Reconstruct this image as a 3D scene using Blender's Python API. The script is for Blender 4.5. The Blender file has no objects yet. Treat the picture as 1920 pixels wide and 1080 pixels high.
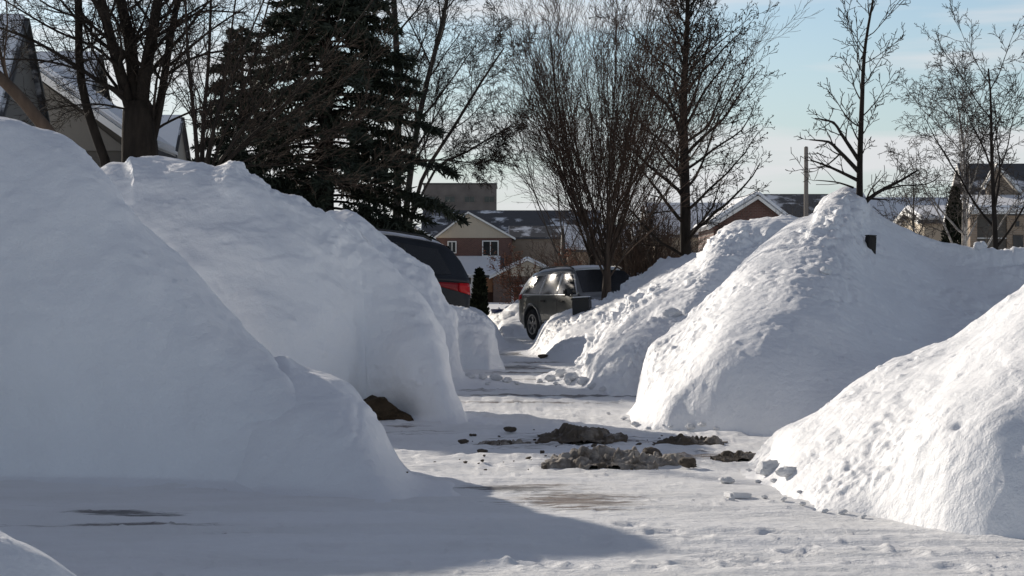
import bpy, bmesh, math, random
import numpy as np
from mathutils import Vector, Matrix
from mathutils.bvhtree import BVHTree

R = math.radians
SC = bpy.context.scene
COL = SC.collection

# ------------------------------------------------------------------ camera
CAM_H, F = 1.2, 4000.0                      # F: focal length in pixels of the 1920 px wide photograph
cam_d = bpy.data.cameras.new('camera')
cam_d.sensor_width = 36.0
cam_d.lens = 36.0 * F / 1920.0
cam_d.clip_start, cam_d.clip_end = 0.1, 6000.0
cam = bpy.data.objects.new('camera', cam_d)
cam.location = (0, 0, CAM_H)
cam.rotation_euler = (R(90), 0, 0)
COL.objects.link(cam)
SC.camera = cam

# ------------------------------------------------------------------ light
SUN_AZ, SUN_EL = -38.0, 20.0                # degrees; azimuth from +Y, negative to the left
S_DIR = Vector((math.sin(R(SUN_AZ)) * math.cos(R(SUN_EL)), math.cos(R(SUN_AZ)) * math.cos(R(SUN_EL)), math.sin(R(SUN_EL))))
sun_d = bpy.data.lights.new('sun', 'SUN')
sun_d.energy = 4.8
sun_d.angle = R(0.7)
sun_d.color = (1.0, 0.91, 0.79)
sun = bpy.data.objects.new('sun', sun_d)
sun.rotation_euler = S_DIR.to_track_quat('Z', 'Y').to_euler()
sun.location = (-30, 30, 30)
COL.objects.link(sun)

W = bpy.data.worlds.new('World')
SC.world = W
W.use_nodes = True
nt = W.node_tree
nt.nodes.clear()
def N(t, kind, **kw):
    n = t.nodes.new(kind)
    for k, v in kw.items():
        setattr(n, k, v)
    return n
sky = N(nt, 'ShaderNodeTexSky', sky_type='NISHITA', sun_disc=False)
sky.sun_elevation = R(SUN_EL)
sky.sun_rotation = R(SUN_AZ % 360)
sky.air_density, sky.dust_density, sky.ozone_density = 1.0, 0.35, 1.5
hs = N(nt, 'ShaderNodeHueSaturation')
hs.inputs['Saturation'].default_value = 1.0
nt.links.new(sky.outputs[0], hs.inputs['Color'])
tc = N(nt, 'ShaderNodeTexCoord')
sx = N(nt, 'ShaderNodeSeparateXYZ'); nt.links.new(tc.outputs['Generated'], sx.inputs[0])
mp = N(nt, 'ShaderNodeMapping')
mp.inputs['Scale'].default_value = (2.0, 2.0, 19.0)
mp.inputs['Location'].default_value = (0.35, 0.1, 0.2)
mp.inputs['Rotation'].default_value = (0.0, R(4), 0.0)
nt.links.new(tc.outputs['Generated'], mp.inputs['Vector'])
cn = N(nt, 'ShaderNodeTexNoise')
cn.inputs['Scale'].default_value = 2.2
cn.inputs['Detail'].default_value = 5.0
cn.inputs['Roughness'].default_value = 0.5
nt.links.new(mp.outputs[0], cn.inputs['Vector'])
cr = N(nt, 'ShaderNodeMapRange')
cr.inputs['From Min'].default_value = 0.47
cr.inputs['From Max'].default_value = 0.63
cr.inputs['To Max'].default_value = 0.85
nt.links.new(cn.outputs['Fac'], cr.inputs['Value'])
mx = N(nt, 'ShaderNodeMix', data_type='RGBA')
mx.inputs["B"].default_value = (7.3, 7.3, 7.5, 1)
# thin cloud lies low over the horizon and thins out overhead
hi = N(nt, 'ShaderNodeMapRange', interpolation_type='SMOOTHSTEP')
for k, q in (('From Min', 0.16), ('From Max', 0.42), ('To Min', 1.0), ('To Max', 0.0)): hi.inputs[k].default_value = q
nt.links.new(sx.outputs['Z'], hi.inputs['Value'])
ml = N(nt, 'ShaderNodeMath', operation='MULTIPLY')
nt.links.new(cr.outputs[0], ml.inputs[0]); nt.links.new(hi.outputs[0], ml.inputs[1])
nt.links.new(ml.outputs[0], mx.inputs['Factor'])
tn = N(nt, 'ShaderNodeMix', data_type='RGBA', blend_type='MULTIPLY')
tn.inputs['Factor'].default_value = 1.0
tn.inputs['B'].default_value = (0.96, 0.98, 1.05, 1)
nt.links.new(hs.outputs[0], tn.inputs['A'])
# pale haze along the horizon, and an unseen grey-white veil added overhead to neutralise blue shade
def veil(src, col, z0, z1, f0, f1):
    r_ = N(nt, 'ShaderNodeMapRange', interpolation_type='SMOOTHSTEP')
    for k, q in (('From Min', z0), ('From Max', z1), ('To Min', f0), ('To Max', f1)): r_.inputs[k].default_value = q
    nt.links.new(sx.outputs['Z'], r_.inputs['Value'])
    m_ = N(nt, 'ShaderNodeMix', data_type='RGBA'); m_.inputs['B'].default_value = (*col, 1)
    nt.links.new(src, m_.inputs['A']); nt.links.new(r_.outputs[0], m_.inputs['Factor'])
    return m_.outputs['Result']
v1 = veil(tn.outputs['Result'], (4.3, 5.3, 6.1), -0.02, 0.14, 0.85, 0.0)
v2 = veil(v1, (1.45, 1.52, 1.88), 0.20, 0.55, 0.0, 0.85)
nt.links.new(v2, mx.inputs['A'])
bg = N(nt, 'ShaderNodeBackground')
bg.inputs['Strength'].default_value = 0.105
nt.links.new(mx.outputs['Result'], bg.inputs['Color'])
wo = N(nt, 'ShaderNodeOutputWorld')
nt.links.new(bg.outputs[0], wo.inputs['Surface'])

SC.view_settings.view_transform = 'Standard'
SC.view_settings.look = 'None'
SC.view_settings.exposure = 0.0
SC.view_settings.gamma = 1.0
SC.cycles.max_bounces = 6

# ------------------------------------------------------------------ helpers
def P(px, py, D):
    """a point seen at photograph pixel (px, py), D metres away"""
    return Vector(((px - 960.0) / F * D, D, CAM_H + (540.0 - py) / F * D))
def G(px, py):
    """the ground point at a pixel below the horizon"""
    D = CAM_H * F / (py - 540.0)
    return Vector(((px - 960.0) / F * D, D, 0.0))

def tag(o, label=None, cat=None, group=None, kind=None):
    if label: o['label'] = label
    if cat: o['category'] = cat
    if group: o['group'] = group
    if kind: o['kind'] = kind
    return o
def link(name, me, mat=None, parent=None, smooth=False):
    o = bpy.data.objects.new(name, me)
    COL.objects.link(o)
    if mat: me.materials.append(mat)
    if parent: o.parent = parent
    if smooth:
        me.polygons.foreach_set('use_smooth', np.ones(len(me.polygons), bool))
    return o
def empty(name, loc, label=None, cat=None, group=None, rz=0.0):
    o = bpy.data.objects.new(name, None)
    o.empty_display_size = 0.2
    o.location = loc
    o.rotation_euler = (0, 0, rz)
    COL.objects.link(o)
    return tag(o, label, cat, group)
def mesh_np(name, V, Fq):
    """V (n,3) floats, Fq (m,k) ints all faces with k corners"""
    V = np.ascontiguousarray(V, np.float32); Fq = np.ascontiguousarray(Fq, np.int32)
    me = bpy.data.meshes.new(name)
    me.vertices.add(len(V)); me.vertices.foreach_set('co', V.ravel())
    m, k = Fq.shape
    me.loops.add(m * k); me.loops.foreach_set('vertex_index', Fq.ravel())
    me.polygons.add(m)
    me.polygons.foreach_set('loop_start', np.arange(0, m * k, k, dtype=np.int32))
    me.update(calc_edges=True)
    return me
def grid_faces(nr, nc):
    i = np.arange(nr * nc).reshape(nr, nc)
    return np.stack([i[:-1, :-1], i[:-1, 1:], i[1:, 1:], i[1:, :-1]], -1).reshape(-1, 4)

class MB:
    """collects boxes, prisms and polygons and links them as one mesh"""
    def __init__(s): s.v, s.f = [], []
    def poly(s, vs, fs):
        b = len(s.v); s.v += [tuple(v) for v in vs]; s.f += [tuple(b + i for i in f) for f in fs]; return s
    def box(s, x0, x1, y0, y1, z0, z1):
        v = [(x, y, z) for z in (z0, z1) for x, y in ((x0, y0), (x1, y0), (x1, y1), (x0, y1))]
        return s.poly(v, [(3, 2, 1, 0), (4, 5, 6, 7), (0, 1, 5, 4), (1, 2, 6, 5), (2, 3, 7, 6), (3, 0, 4, 7)])
    def prism(s, pts, off):
        """flat polygon pts extruded by vector off"""
        n = len(pts); off = Vector(off)
        v = [Vector(p) for p in pts] + [Vector(p) + off for p in pts]
        fs = [tuple(range(n))[::-1], tuple(range(n, 2 * n))] + [(i, (i + 1) % n, n + (i + 1) % n, n + i) for i in range(n)]
        return s.poly(v, fs)
    def build(s, name, mat, parent=None, bevel=0.0, smooth=False):
        me = bpy.data.meshes.new(name)
        me.from_pydata(s.v, [], s.f)
        bm = bmesh.new(); bm.from_mesh(me)
        bmesh.ops.recalc_face_normals(bm, faces=bm.faces)
        if bevel:
            bmesh.ops.bevel(bm, geom=bm.edges[:], offset=bevel, segments=2, affect='EDGES', clamp_overlap=True)
        bm.to_mesh(me); bm.free()
        return link(name, me, mat, parent, smooth)

# numpy noise ------------------------------------------------------
def _hash(i, j, k, seed):
    h = (i.astype(np.int64) * 374761393 + j.astype(np.int64) * 668265263 + k.astype(np.int64) * 2147483647 + seed * 974711) & 0xFFFFFFFF
    h = ((h ^ (h >> 13)) * 1274126177) & 0xFFFFFFFF
    h = ((h ^ (h >> 16)) * 2246822519) & 0xFFFFFFFF
    return ((h ^ (h >> 15)) & 0xFFFFFF) / float(0xFFFFFF)
def vnoise(x, y, z, seed=0):
    """value noise in -1..1"""
    i, j, k = np.floor(x), np.floor(y), np.floor(z)
    u, v, w = x - i, y - j, z - k
    u, v, w = [t * t * t * (t * (t * 6 - 15) + 10) for t in (u, v, w)]
    i, j, k = i.astype(np.int64), j.astype(np.int64), k.astype(np.int64)
    r = 0
    for a in (0, 1):
        for b in (0, 1):
            for c in (0, 1):
                r = r + _hash(i + a, j + b, k + c, seed) * (u if a else 1 - u) * (v if b else 1 - v) * (w if c else 1 - w)
    return r * 2 - 1
def fbm(x, y, z, seed=0, octs=4, gain=0.5):
    a, s, t = 1.0, 0.0, 0.0
    for o in range(octs):
        s = s + a * vnoise(x, y, z, seed + o * 17); t += a
        x, y, z, a = x * 2.03 + 5.1, y * 2.03 + 3.7, z * 2.03 + 1.3, a * gain
    return s / t
def worley(x, y, z, seed=0):
    """distance to the nearest feature point, about 0..1"""
    i, j, k = np.floor(x).astype(np.int64), np.floor(y).astype(np.int64), np.floor(z).astype(np.int64)
    best = np.full(np.shape(x), 9.0)
    for a in (-1, 0, 1):
        for b in (-1, 0, 1):
            for c in (-1, 0, 1):
                ii, jj, kk = i + a, j + b, k + c
                d = (ii + _hash(ii, jj, kk, seed) - x) ** 2 + (jj + _hash(ii, jj, kk, seed + 1) - y) ** 2 + (kk + _hash(ii, jj, kk, seed + 2) - z) ** 2
                best = np.minimum(best, d)
    return np.sqrt(best)
def sstep(a, b, x):
    t = np.clip((x - a) / (b - a), 0, 1); return t * t * (3 - 2 * t)

# ------------------------------------------------------------------ materials
def mat_new(name):
    m = bpy.data.materials.new(name); m.use_nodes = True
    t = m.node_tree; b = t.nodes['Principled BSDF']
    return m, t, b
def noise_node(t, scale, detail=3, rough=0.55, stretch=None, coord='Object'):
    c = N(t, 'ShaderNodeTexCoord'); v = c.outputs[coord]
    if stretch:
        mm = N(t, 'ShaderNodeMapping'); mm.inputs['Scale'].default_value = stretch
        t.links.new(v, mm.inputs[0]); v = mm.outputs[0]
    n = N(t, 'ShaderNodeTexNoise')
    n.inputs['Scale'].default_value = scale; n.inputs['Detail'].default_value = detail; n.inputs['Roughness'].default_value = rough
    t.links.new(v, n.inputs['Vector'])
    return n
def mixc(t, fac, a, b):
    m = N(t, 'ShaderNodeMix', data_type='RGBA')
    for s, v in (('A', a), ('B', b)):
        if hasattr(v, 'is_linked'): t.links.new(v, m.inputs[s])
        else: m.inputs[s].default_value = (*v, 1)
    if hasattr(fac, 'is_linked'): t.links.new(fac, m.inputs['Factor'])
    else: m.inputs['Factor'].default_value = fac
    return m.outputs['Result']
def maprange(t, v, a, b, c=0.0, d=1.0):
    m = N(t, 'ShaderNodeMapRange')
    for k, q in (('From Min', a), ('From Max', b), ('To Min', c), ('To Max', d)): m.inputs[k].default_value = q
    t.links.new(v, m.inputs['Value']); return m.outputs[0]
def add_bump(t, b, h, strength, dist, prev=None):
    n = N(t, 'ShaderNodeBump'); n.inputs['Strength'].default_value = strength; n.inputs['Distance'].default_value = dist
    t.links.new(h, n.inputs['Height'])
    if prev: t.links.new(prev, n.inputs['Normal'])
    t.links.new(n.outputs[0], b.inputs['Normal']); return n.outputs[0]

def m_plain(name, c1, c2, scale=3.0, rough=0.7, bump=0.0, bscale=30.0, stretch=None, metallic=0.0, coat=0.0):
    m, t, b = mat_new(name)
    n = noise_node(t, scale, 4, 0.6, stretch)
    t.links.new(mixc(t, maprange(t, n.outputs['Fac'], 0.3, 0.7), c1, c2), b.inputs['Base Color'])
    b.inputs['Roughness'].default_value = rough
    b.inputs['Metallic'].default_value = metallic
    b.inputs['Coat Weight'].default_value = coat
    b.inputs['Coat Roughness'].default_value = 0.04
    if rough >= 0.8: b.inputs['Specular IOR Level'].default_value = 0.12
    if bump:
        add_bump(t, b, noise_node(t, bscale, 3, 0.6, stretch).outputs['Fac'], bump, 0.02)
    if name == 'navy_car_paint': b.inputs['Specular IOR Level'].default_value = 0.2
    return m
def m_snow(name, fine=1.0, dirt=0.12):
    m, t, b = mat_new(name)
    n = noise_node(t, 0.9, 4, 0.6)
    c = mixc(t, maprange(t, n.outputs['Fac'], 0.35, 0.7), (0.84, 0.85, 0.87), (0.80, 0.81, 0.83))
    n2 = noise_node(t, 17.0, 5, 0.7)
    sp = maprange(t, n2.outputs['Fac'], 0.68, 0.8, 0.0, dirt)
    c = mixc(t, sp, c, (0.30, 0.28, 0.26))
    t.links.new(c, b.inputs['Base Color'])
    b.inputs['Roughness'].default_value = 0.62
    b.inputs['Specular IOR Level'].default_value = 0.35
    p = add_bump(t, b, noise_node(t, 9.0, 5, 0.6).outputs['Fac'], 0.42 * fine, 0.06)
    add_bump(t, b, noise_node(t, 70.0, 4, 0.7).outputs['Fac'], 0.40 * fine, 0.015, p)
    return m
SNOW = m_snow('packed_snow', 1.0, 0.22)
SNOW_SOFT = m_snow('soft_snow', 0.7, 0.16)
ROOFSNOW = m_snow('roof_snow', 0.3, 0.0)

def m_ground(name, always_patch=0.0):
    m, t, b = mat_new(name)
    at = N(t, 'ShaderNodeAttribute', attribute_name='bare')
    n1 = noise_node(t, 1.5, 7, 0.70, (0.8, 8.0, 1.0))
    n2 = noise_node(t, 9.0, 6, 0.70, (1.0, 4.5, 1.0))
    ad = N(t, 'ShaderNodeMath', operation='MULTIPLY_ADD'); ad.inputs[1].default_value = 0.55
    t.links.new(n2.outputs['Fac'], ad.inputs[0]); t.links.new(n1.outputs['Fac'], ad.inputs[2])
    ad2 = N(t, 'ShaderNodeMath', operation='ADD')
    t.links.new(ad.outputs[0], ad2.inputs[0]); t.links.new(at.outputs['Fac'], ad2.inputs[1])
    fac = maprange(t, ad2.outputs[0], 1.00, 1.13, 0.0, 0.9)
    nb = noise_node(t, 1.3, 4, 0.6)
    asph = mixc(t, maprange(t, nb.outputs['Fac'], 0.4, 0.62), (0.09, 0.085, 0.085), (0.21, 0.16, 0.125))
    ns = noise_node(t, 0.7, 5, 0.6, (1.0, 2.5, 1.0))
    sn = mixc(t, maprange(t, ns.outputs['Fac'], 0.35, 0.7), (0.85, 0.855, 0.865), (0.77, 0.77, 0.765))
    t.links.new(mixc(t, fac, sn, asph), b.inputs['Base Color'])
    b.inputs['Roughness'].default_value = 0.6
    b.inputs['Specular IOR Level'].default_value = 0.35
    p = add_bump(t, b, noise_node(t, 7.0, 5, 0.65, (1, 2, 1)).outputs['Fac'], 0.5, 0.04)
    add_bump(t, b, noise_node(t, 60.0, 4, 0.7).outputs['Fac'], 0.45, 0.015, p)
    return m
GROUND = m_ground('trodden_snow')

def m_dirt(name, frac):
    m, t, b = mat_new(name)
    n = noise_node(t, 6.0, 5, 0.65)
    c = mixc(t, maprange(t, n.outputs['Fac'], frac - 0.10, frac + 0.10), (0.095, 0.075, 0.055), (0.36, 0.33, 0.295))
    t.links.new(c, b.inputs['Base Color'])
    b.inputs['Roughness'].default_value = 0.85
    add_bump(t, b, noise_node(t, 45.0, 4, 0.7).outputs['Fac'], 0.6, 0.03)
    return m
DIRT_DARK = m_dirt('muddy_snow_dark', 0.60)
DIRT_GREY = m_dirt('muddy_snow_grey', 0.49)
DIRT_SOIL = m_dirt('frozen_soil', 0.72)
EARTH = m_plain('brown_earth', (0.035, 0.025, 0.016), (0.08, 0.057, 0.036), 7, 0.95, 0.8, 35)

BARK_DARK = m_plain('bark_dark', (0.018, 0.015, 0.013), (0.042, 0.034, 0.028), 8, 0.9, 0.5, 40, (1, 1, 0.25))
BARK_GREY = m_plain('bark_grey', (0.05, 0.043, 0.038), (0.10, 0.088, 0.078), 8, 0.9, 0.5, 40, (1, 1, 0.25))
BARK_BROWN = m_plain('bark_brown', (0.055, 0.040, 0.031), (0.10, 0.074, 0.057), 8, 0.9, 0.4, 40, (1, 1, 0.25))
BARK_BIRCH = m_plain('bark_birch', (0.16, 0.14, 0.13), (0.55, 0.52, 0.48), 5, 0.8, 0.3, 20, (1, 1, 3.0))
TWIG_DARK = m_plain('twig_dark', (0.022, 0.018, 0.015), (0.045, 0.036, 0.029), 5, 0.8)
TWIG_BROWN = m_plain('twig_brown', (0.060, 0.039, 0.029), (0.105, 0.068, 0.050), 5, 0.8)
TWIG_GREY = m_plain('twig_grey', (0.055, 0.047, 0.042), (0.10, 0.088, 0.078), 5, 0.8)
NEEDLE = m_plain('spruce_needles', (0.016, 0.022, 0.014), (0.045, 0.055, 0.031), 2.5, 0.75)
CEDAR = m_plain('cedar_foliage', (0.008, 0.012, 0.008), (0.025, 0.030, 0.017), 4, 0.8)
LEAF_RUST = m_plain('dry_rust_leaves', (0.12, 0.045, 0.028), (0.24, 0.10, 0.06), 6, 0.8)
WOOD = m_plain('weathered_wood', (0.20, 0.18, 0.16), (0.30, 0.27, 0.24), 6, 0.85, 0.4, 30, (6, 6, 0.5))
DARKWOOD = m_plain('dark_wet_wood', (0.010, 0.008, 0.007), (0.022, 0.018, 0.015), 9, 0.7, 0.5, 40, (6, 6, 0.7))
BLACKPL = m_plain('black_plastic', (0.006, 0.006, 0.006), (0.012, 0.012, 0.012), 4, 0.5)
RUBBER = m_plain('tyre_rubber', (0.015, 0.015, 0.015), (0.05, 0.05, 0.052), 12, 0.85, 0.3, 60)
ALLOY = m_plain('alloy_rim', (0.30, 0.30, 0.31), (0.42, 0.42, 0.43), 10, 0.35, metallic=0.8)
PAINT_GREY = m_plain('grey_car_paint', (0.085, 0.087, 0.081), (0.12, 0.122, 0.114), 3, 0.33, metallic=0.3, coat=0.5)
PAINT_NAVY = m_plain('navy_car_paint', (0.008, 0.010, 0.014), (0.014, 0.017, 0.024), 3, 0.5, metallic=0.0, coat=0.12)
PAINT_BLUE = m_plain('blue_car_paint', (0.018, 0.028, 0.050), (0.03, 0.045, 0.075), 3, 0.3, metallic=0.3, coat=0.6)
CHROME = m_plain('bright_trim', (0.62, 0.61, 0.59), (0.75, 0.74, 0.72), 3, 0.35, metallic=0.25)
GLASS = m_plain('tinted_glass', (0.010, 0.012, 0.014), (0.014, 0.016, 0.019), 2, 0.13)
def m_glow_plastic(name, c):
    m, t, b = mat_new(name)
    n = noise_node(t, 20, 2)
    t.links.new(mixc(t, n.outputs['Fac'], c, tuple(q * 0.7 for q in c)), b.inputs['Base Color'])
    b.inputs['Roughness'].default_value = 0.25; b.inputs['Specular IOR Level'].default_value = 0.25
    return m
RED_DARK = m_glow_plastic('dark_red_lens', (0.22, 0.004, 0.008))
RED_LENS = m_glow_plastic('red_lens', (0.50, 0.004, 0.008))
CLEAR_LENS = m_glow_plastic('clear_lens', (0.55, 0.5, 0.5))

def m_brick(name, c1, c2, mortar, scale=1.0):
    m, t, b = mat_new(name)
    c = N(t, 'ShaderNodeTexCoord')
    mm = N(t, 'ShaderNodeMapping'); mm.inputs['Rotation'].default_value = (R(90), 0, 0)
    t.links.new(c.outputs['Object'], mm.inputs[0])
    br = N(t, 'ShaderNodeTexBrick')
    br.inputs['Scale'].default_value = scale; br.inputs['Brick Width'].default_value = 0.24; br.inputs['Row Height'].default_value = 0.085
    br.inputs['Mortar Size'].default_value = 0.008
    br.inputs['Color1'].default_value = (*c1, 1); br.inputs['Color2'].default_value = (*c2, 1); br.inputs['Mortar'].default_value = (*mortar, 1)
    t.links.new(mm.outputs[0], br.inputs['Vector'])
    n = noise_node(t, 0.8, 4)
    t.links.new(mixc(t, maprange(t, n.outputs['Fac'], 0.4, 0.7, 0, 0.3), br.outputs['Color'], tuple(q * 0.6 for q in c1)), b.inputs['Base Color'])
    b.inputs['Roughness'].default_value = 0.9
    return m
def m_siding(name, c1, c2, pitch=0.2, vertical=False):
    m, t, b = mat_new(name)
    c = N(t, 'ShaderNodeTexCoord')
    wv = N(t, 'ShaderNodeTexWave', wave_type='BANDS', bands_direction='X' if vertical else 'Z', wave_profile='SAW')
    wv.inputs['Scale'].default_value = 0.31416 / pitch
    t.links.new(c.outputs['Object'], wv.inputs['Vector'])
    n = noise_node(t, 1.2, 4)
    t.links.new(mixc(t, n.outputs['Fac'], c1, c2), b.inputs['Base Color'])
    b.inputs['Roughness'].default_value = 0.7
    add_bump(t, b, wv.outputs['Fac'], 0.8, 0.03)
    return m
def m_shingle(name, c1, c2):
    """asphalt shingles with old snow caught on them"""
    m, t, b = mat_new(name)
    n = noise_node(t, 5, 4); n2 = noise_node(t, 0.45, 5, 0.6, (1, 1, 2))
    c = mixc(t, n.outputs['Fac'], c1, c2)
    t.links.new(mixc(t, maprange(t, n2.outputs['Fac'], 0.56, 0.64), c, (0.78, 0.79, 0.81)), b.inputs['Base Color'])
    b.inputs['Roughness'].default_value = 0.9
    return m
BRICK_RED = m_brick('red_brick', (0.115, 0.056, 0.044), (0.15, 0.072, 0.056), (0.17, 0.14, 0.12))
BRICK_BROWN = m_brick('brown_brick', (0.13, 0.085, 0.065), (0.17, 0.11, 0.085), (0.2, 0.17, 0.15))
BRICK_TAN = m_brick('tan_brick', (0.33, 0.25, 0.18), (0.28, 0.21, 0.15), (0.35, 0.3, 0.25))
SIDING_CREAM = m_siding('cream_siding', (0.46, 0.39, 0.30), (0.54, 0.46, 0.35), 0.22, True)
SIDING_GREY = m_siding('grey_beige_siding', (0.13, 0.122, 0.108), (0.18, 0.168, 0.147), 0.2, True)
SIDING_DARK = m_siding('dark_siding', (0.075, 0.068, 0.060), (0.105, 0.095, 0.08), 0.2)
CONCRETE = m_plain('grey_cladding', (0.10, 0.09, 0.085), (0.15, 0.135, 0.125), 0.5, 0.8)
SHINGLE = m_shingle('dark_shingles', (0.055, 0.055, 0.06), (0.10, 0.10, 0.105))
TRIM = m_plain('white_trim', (0.70, 0.69, 0.66), (0.78, 0.77, 0.74), 3, 0.6)
TRIM_DARK = m_plain('dark_trim', (0.035, 0.035, 0.035), (0.06, 0.058, 0.055), 3, 0.6)
DOOR_RED = m_plain('red_door_paint', (0.20, 0.030, 0.032), (0.26, 0.045, 0.045), 3, 0.5)
BOARD = m_plain('orange_wood_board', (0.28, 0.13, 0.06), (0.36, 0.18, 0.09), 5, 0.7)
PANE = m_plain('window_glass', (0.012, 0.014, 0.016), (0.03, 0.034, 0.038), 1, 0.06)
BLUEPL = m_plain('blue_plastic', (0.02, 0.03, 0.09), (0.03, 0.045, 0.13), 3, 0.4)

# ------------------------------------------------------------------ ground: one sheet, finer near the camera
def axis_lines():
    xs = list(np.arange(-4.2, 4.2001, 0.0135))
    x, st = xs[-1], 0.02
    ext = []
    while x < 3000:
        st *= 1.13; x += st; ext.append(x)
    X = np.array([-e for e in ext[::-1]] + xs + ext)
    ys = [6.4]
    while ys[-1] < 60: ys.append(ys[-1] + max(0.02, ys[-1] ** 2 * 2.1 / 4800))
    st = 0.8
    while ys[-1] < 4000:
        st *= 1.15; ys.append(ys[-1] + st)
    b, st = 6.4, 0.03; neg = []
    while b > -1500:
        st *= 1.3; b -= st; neg.append(b)
    return X, np.array(neg[::-1] + ys)
GX, GY = axis_lines()
PATCH = [  # bare, worn places: pixel x, pixel y, half-length x (m), half-depth y (m), weight
    (190, 961, 0.20, 0.15, 0.40), (270, 968, 0.35, 0.12, 0.36), (360, 985, 0.5, 0.12, 0.27), (440, 999, 0.25, 0.09, 0.33), (100, 985, 0.6, .15, .2), (60, 950, 0.5, 0.2, 0.12), (870, 1024, 0.12, 0.05, 0.26),
    (960, 918, 0.30, 0.30, 0.26), (1040, 942, 0.45, 0.30, 0.30), (1120, 930, .5, .3, .22), (1180, 950, 0.40, 0.30, 0.17), (900, 915, 0.3, 0.25, 0.16), (1080, 912, 0.5, 0.4, 0.15),
    (1150, 862, 0.75, 0.45, 0.34), (1100, 826, 0.8, 0.6, 0.33), (800, 812, 0.7, 0.3, 0.25), (760, 800, 0.3, 0.2, 0.3), (930, 838, 0.45, 0.4, 0.30), (1330, 850, .5, .5, .2),
    (980, 741, 1.1, 0.28, 0.50), (1010, 755, 1.2, 0.25, 0.42), (1140, 744, 0.7, 0.3, 0.42), (900, 733, 0.5, 0.4, 0.36), (1000, 772, 1.0, .25, .22),
    (970, 712, 0.9, 0.5, 0.38), (990, 700, 0.9, 0.6, 0.48), (960, 690, 0.8, 0.5, 0.40), (1000, 680, 0.7, 0.6, 0.55), (980, 664, 0.7, 0.9, 0.36), (955, 628, 0.6, 1.2, 0.36)]
xx, yy = np.meshgrid(GX, GY)
near = (np.abs(xx) < 40) & (yy > 5) & (yy < 80)
zz = np.zeros_like(xx); bare = np.zeros_like(xx)
xn, yn = xx[near], yy[near]; o0 = np.zeros_like(xn)
for px, py, hx, hy, w in PATCH:
    g = G(px, py)
    bare[near] += 1.05 * w * np.exp(-((xn - g.x) / hx) ** 2 - ((yn - g.y) / hy) ** 2)
rel = 0.012 * fbm(xn * 0.9, yn * 2.2, o0, 3, 4) + 0.010 * fbm(xn * 6, yn * 9, o0, 5, 4)
cl = fbm(xn * 1.3, yn * 1.6, o0, 9, 2)                              # where crumbs lie thicker
cr1 = 1 - worley(xn * 5.5, yn * 4.2, o0, 11)
cr2 = 1 - worley(xn * 13, yn * 9, o0 + 3, 14)
dens = 0.35 + 0.5 * sstep(-0.2, 0.45, cl)
rough_zone = sstep(13.2, 14.4, yn) * (1 - sstep(26, 30, yn) * 0.3)
rel += sstep(0.80, 0.97, cr1) * 0.020 * dens * sstep(-0.05, 0.25, cl + 0.25 * rough_zone)
rel += sstep(0.70, 0.95, cr2) * 0.015 * dens
rel += rough_zone * (0.030 * fbm(xn * 1.2, yn * 5.5, o0, 21, 4) + 0.030 * np.abs(fbm(xn * 5, yn * 7, o0, 23, 3)))
rut = sstep(23, 24, yn) * (1 - sstep(60, 66, yn))
rel += rut * 0.035 * fbm(xn * 0.35, yn * 2.6, o0, 31, 3)
rel += 0.012 * sstep(0.25, 0.6, vnoise(xn * 1.1, yn * 3.0, o0, 33)) * (1 - rough_zone)
for px, py, ln, an in [(1345, 1043, .26, .1), (1372, 1062, .26, .2), (1402, 1052, .25, -.1), (1295, 1058, .2, .3), (1220, 1066, .2, 0), (1010, 1058, .22, .2), (985, 1050, .2, 0), (1060, 1064, .2, .4), (875, 1022, .2, .1), (1500, 1035, .16, .3), (1620, 1058, .18, .1), (1245, 1000, .18, .2), (1180, 985, .16, -.3), (1305, 1008, .16, .1), (1120, 1012, .15, .2), (1450, 1000, .16, .4), (600, 1030, .2, 0), (500, 1052, .2, .2), (1700, 1040, .15, .3), (1790, 1062, .16, 0)]:
    g = G(px, py)                                                   # boot prints and scrapes
    dx_, dy_ = xn - g.x, yn - g.y
    u_, w_ = dx_ * math.cos(an) + dy_ * math.sin(an), -dx_ * math.sin(an) + dy_ * math.cos(an)
    q_ = np.sqrt((u_ / (ln * .55)) ** 2 + (w_ / .10) ** 2) * (1 + .25 * vnoise(xn * 14, yn * 14, o0, 41))
    rel += -.013 * np.clip(1.0 - q_ ** 3, 0, 1) + .005 * np.exp(-((q_ - 1.15) / .22) ** 2)
for yc, wd in ((10.05, .11), (10.5, .09), (11.6, .1), (15.4, .12), (17.1, .11), (24.0, .12), (25.2, .14)):   # wheel ruts running to the street
    yy_ = yn - yc - .10 * np.sin(xn * .5 + yc) - .05 * vnoise(xn * .8, yn * 0 + yc, o0, 43)
    rel += (-.016 * np.exp(-(yy_ / wd) ** 2) + .010 * np.exp(-((np.abs(yy_) - wd * 1.6) / (wd * .45)) ** 2)) * (.6 + .4 * vnoise(xn * 2.5, yn * 5, o0, 44))
zz[near] = rel
def relief_at(x, y):
    i = np.clip(np.searchsorted(GX, x), 0, len(GX) - 1); j = np.clip(np.searchsorted(GY, y), 0, len(GY) - 1)
    return float(zz[j, i])
def put_attr(me, arr):
    a = me.attributes.new('bare', 'FLOAT', 'POINT'); a.data.foreach_set('value', np.ascontiguousarray(arr.ravel(), np.float32))
me = mesh_np('snowy_ground', np.stack([xx, yy, zz], -1).reshape(-1, 3), grid_faces(len(GY), len(GX)))
put_attr(me, bare)
tag(link('snowy_ground', me, GROUND, smooth=True), kind='structure')
GROUND_ME = me

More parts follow.
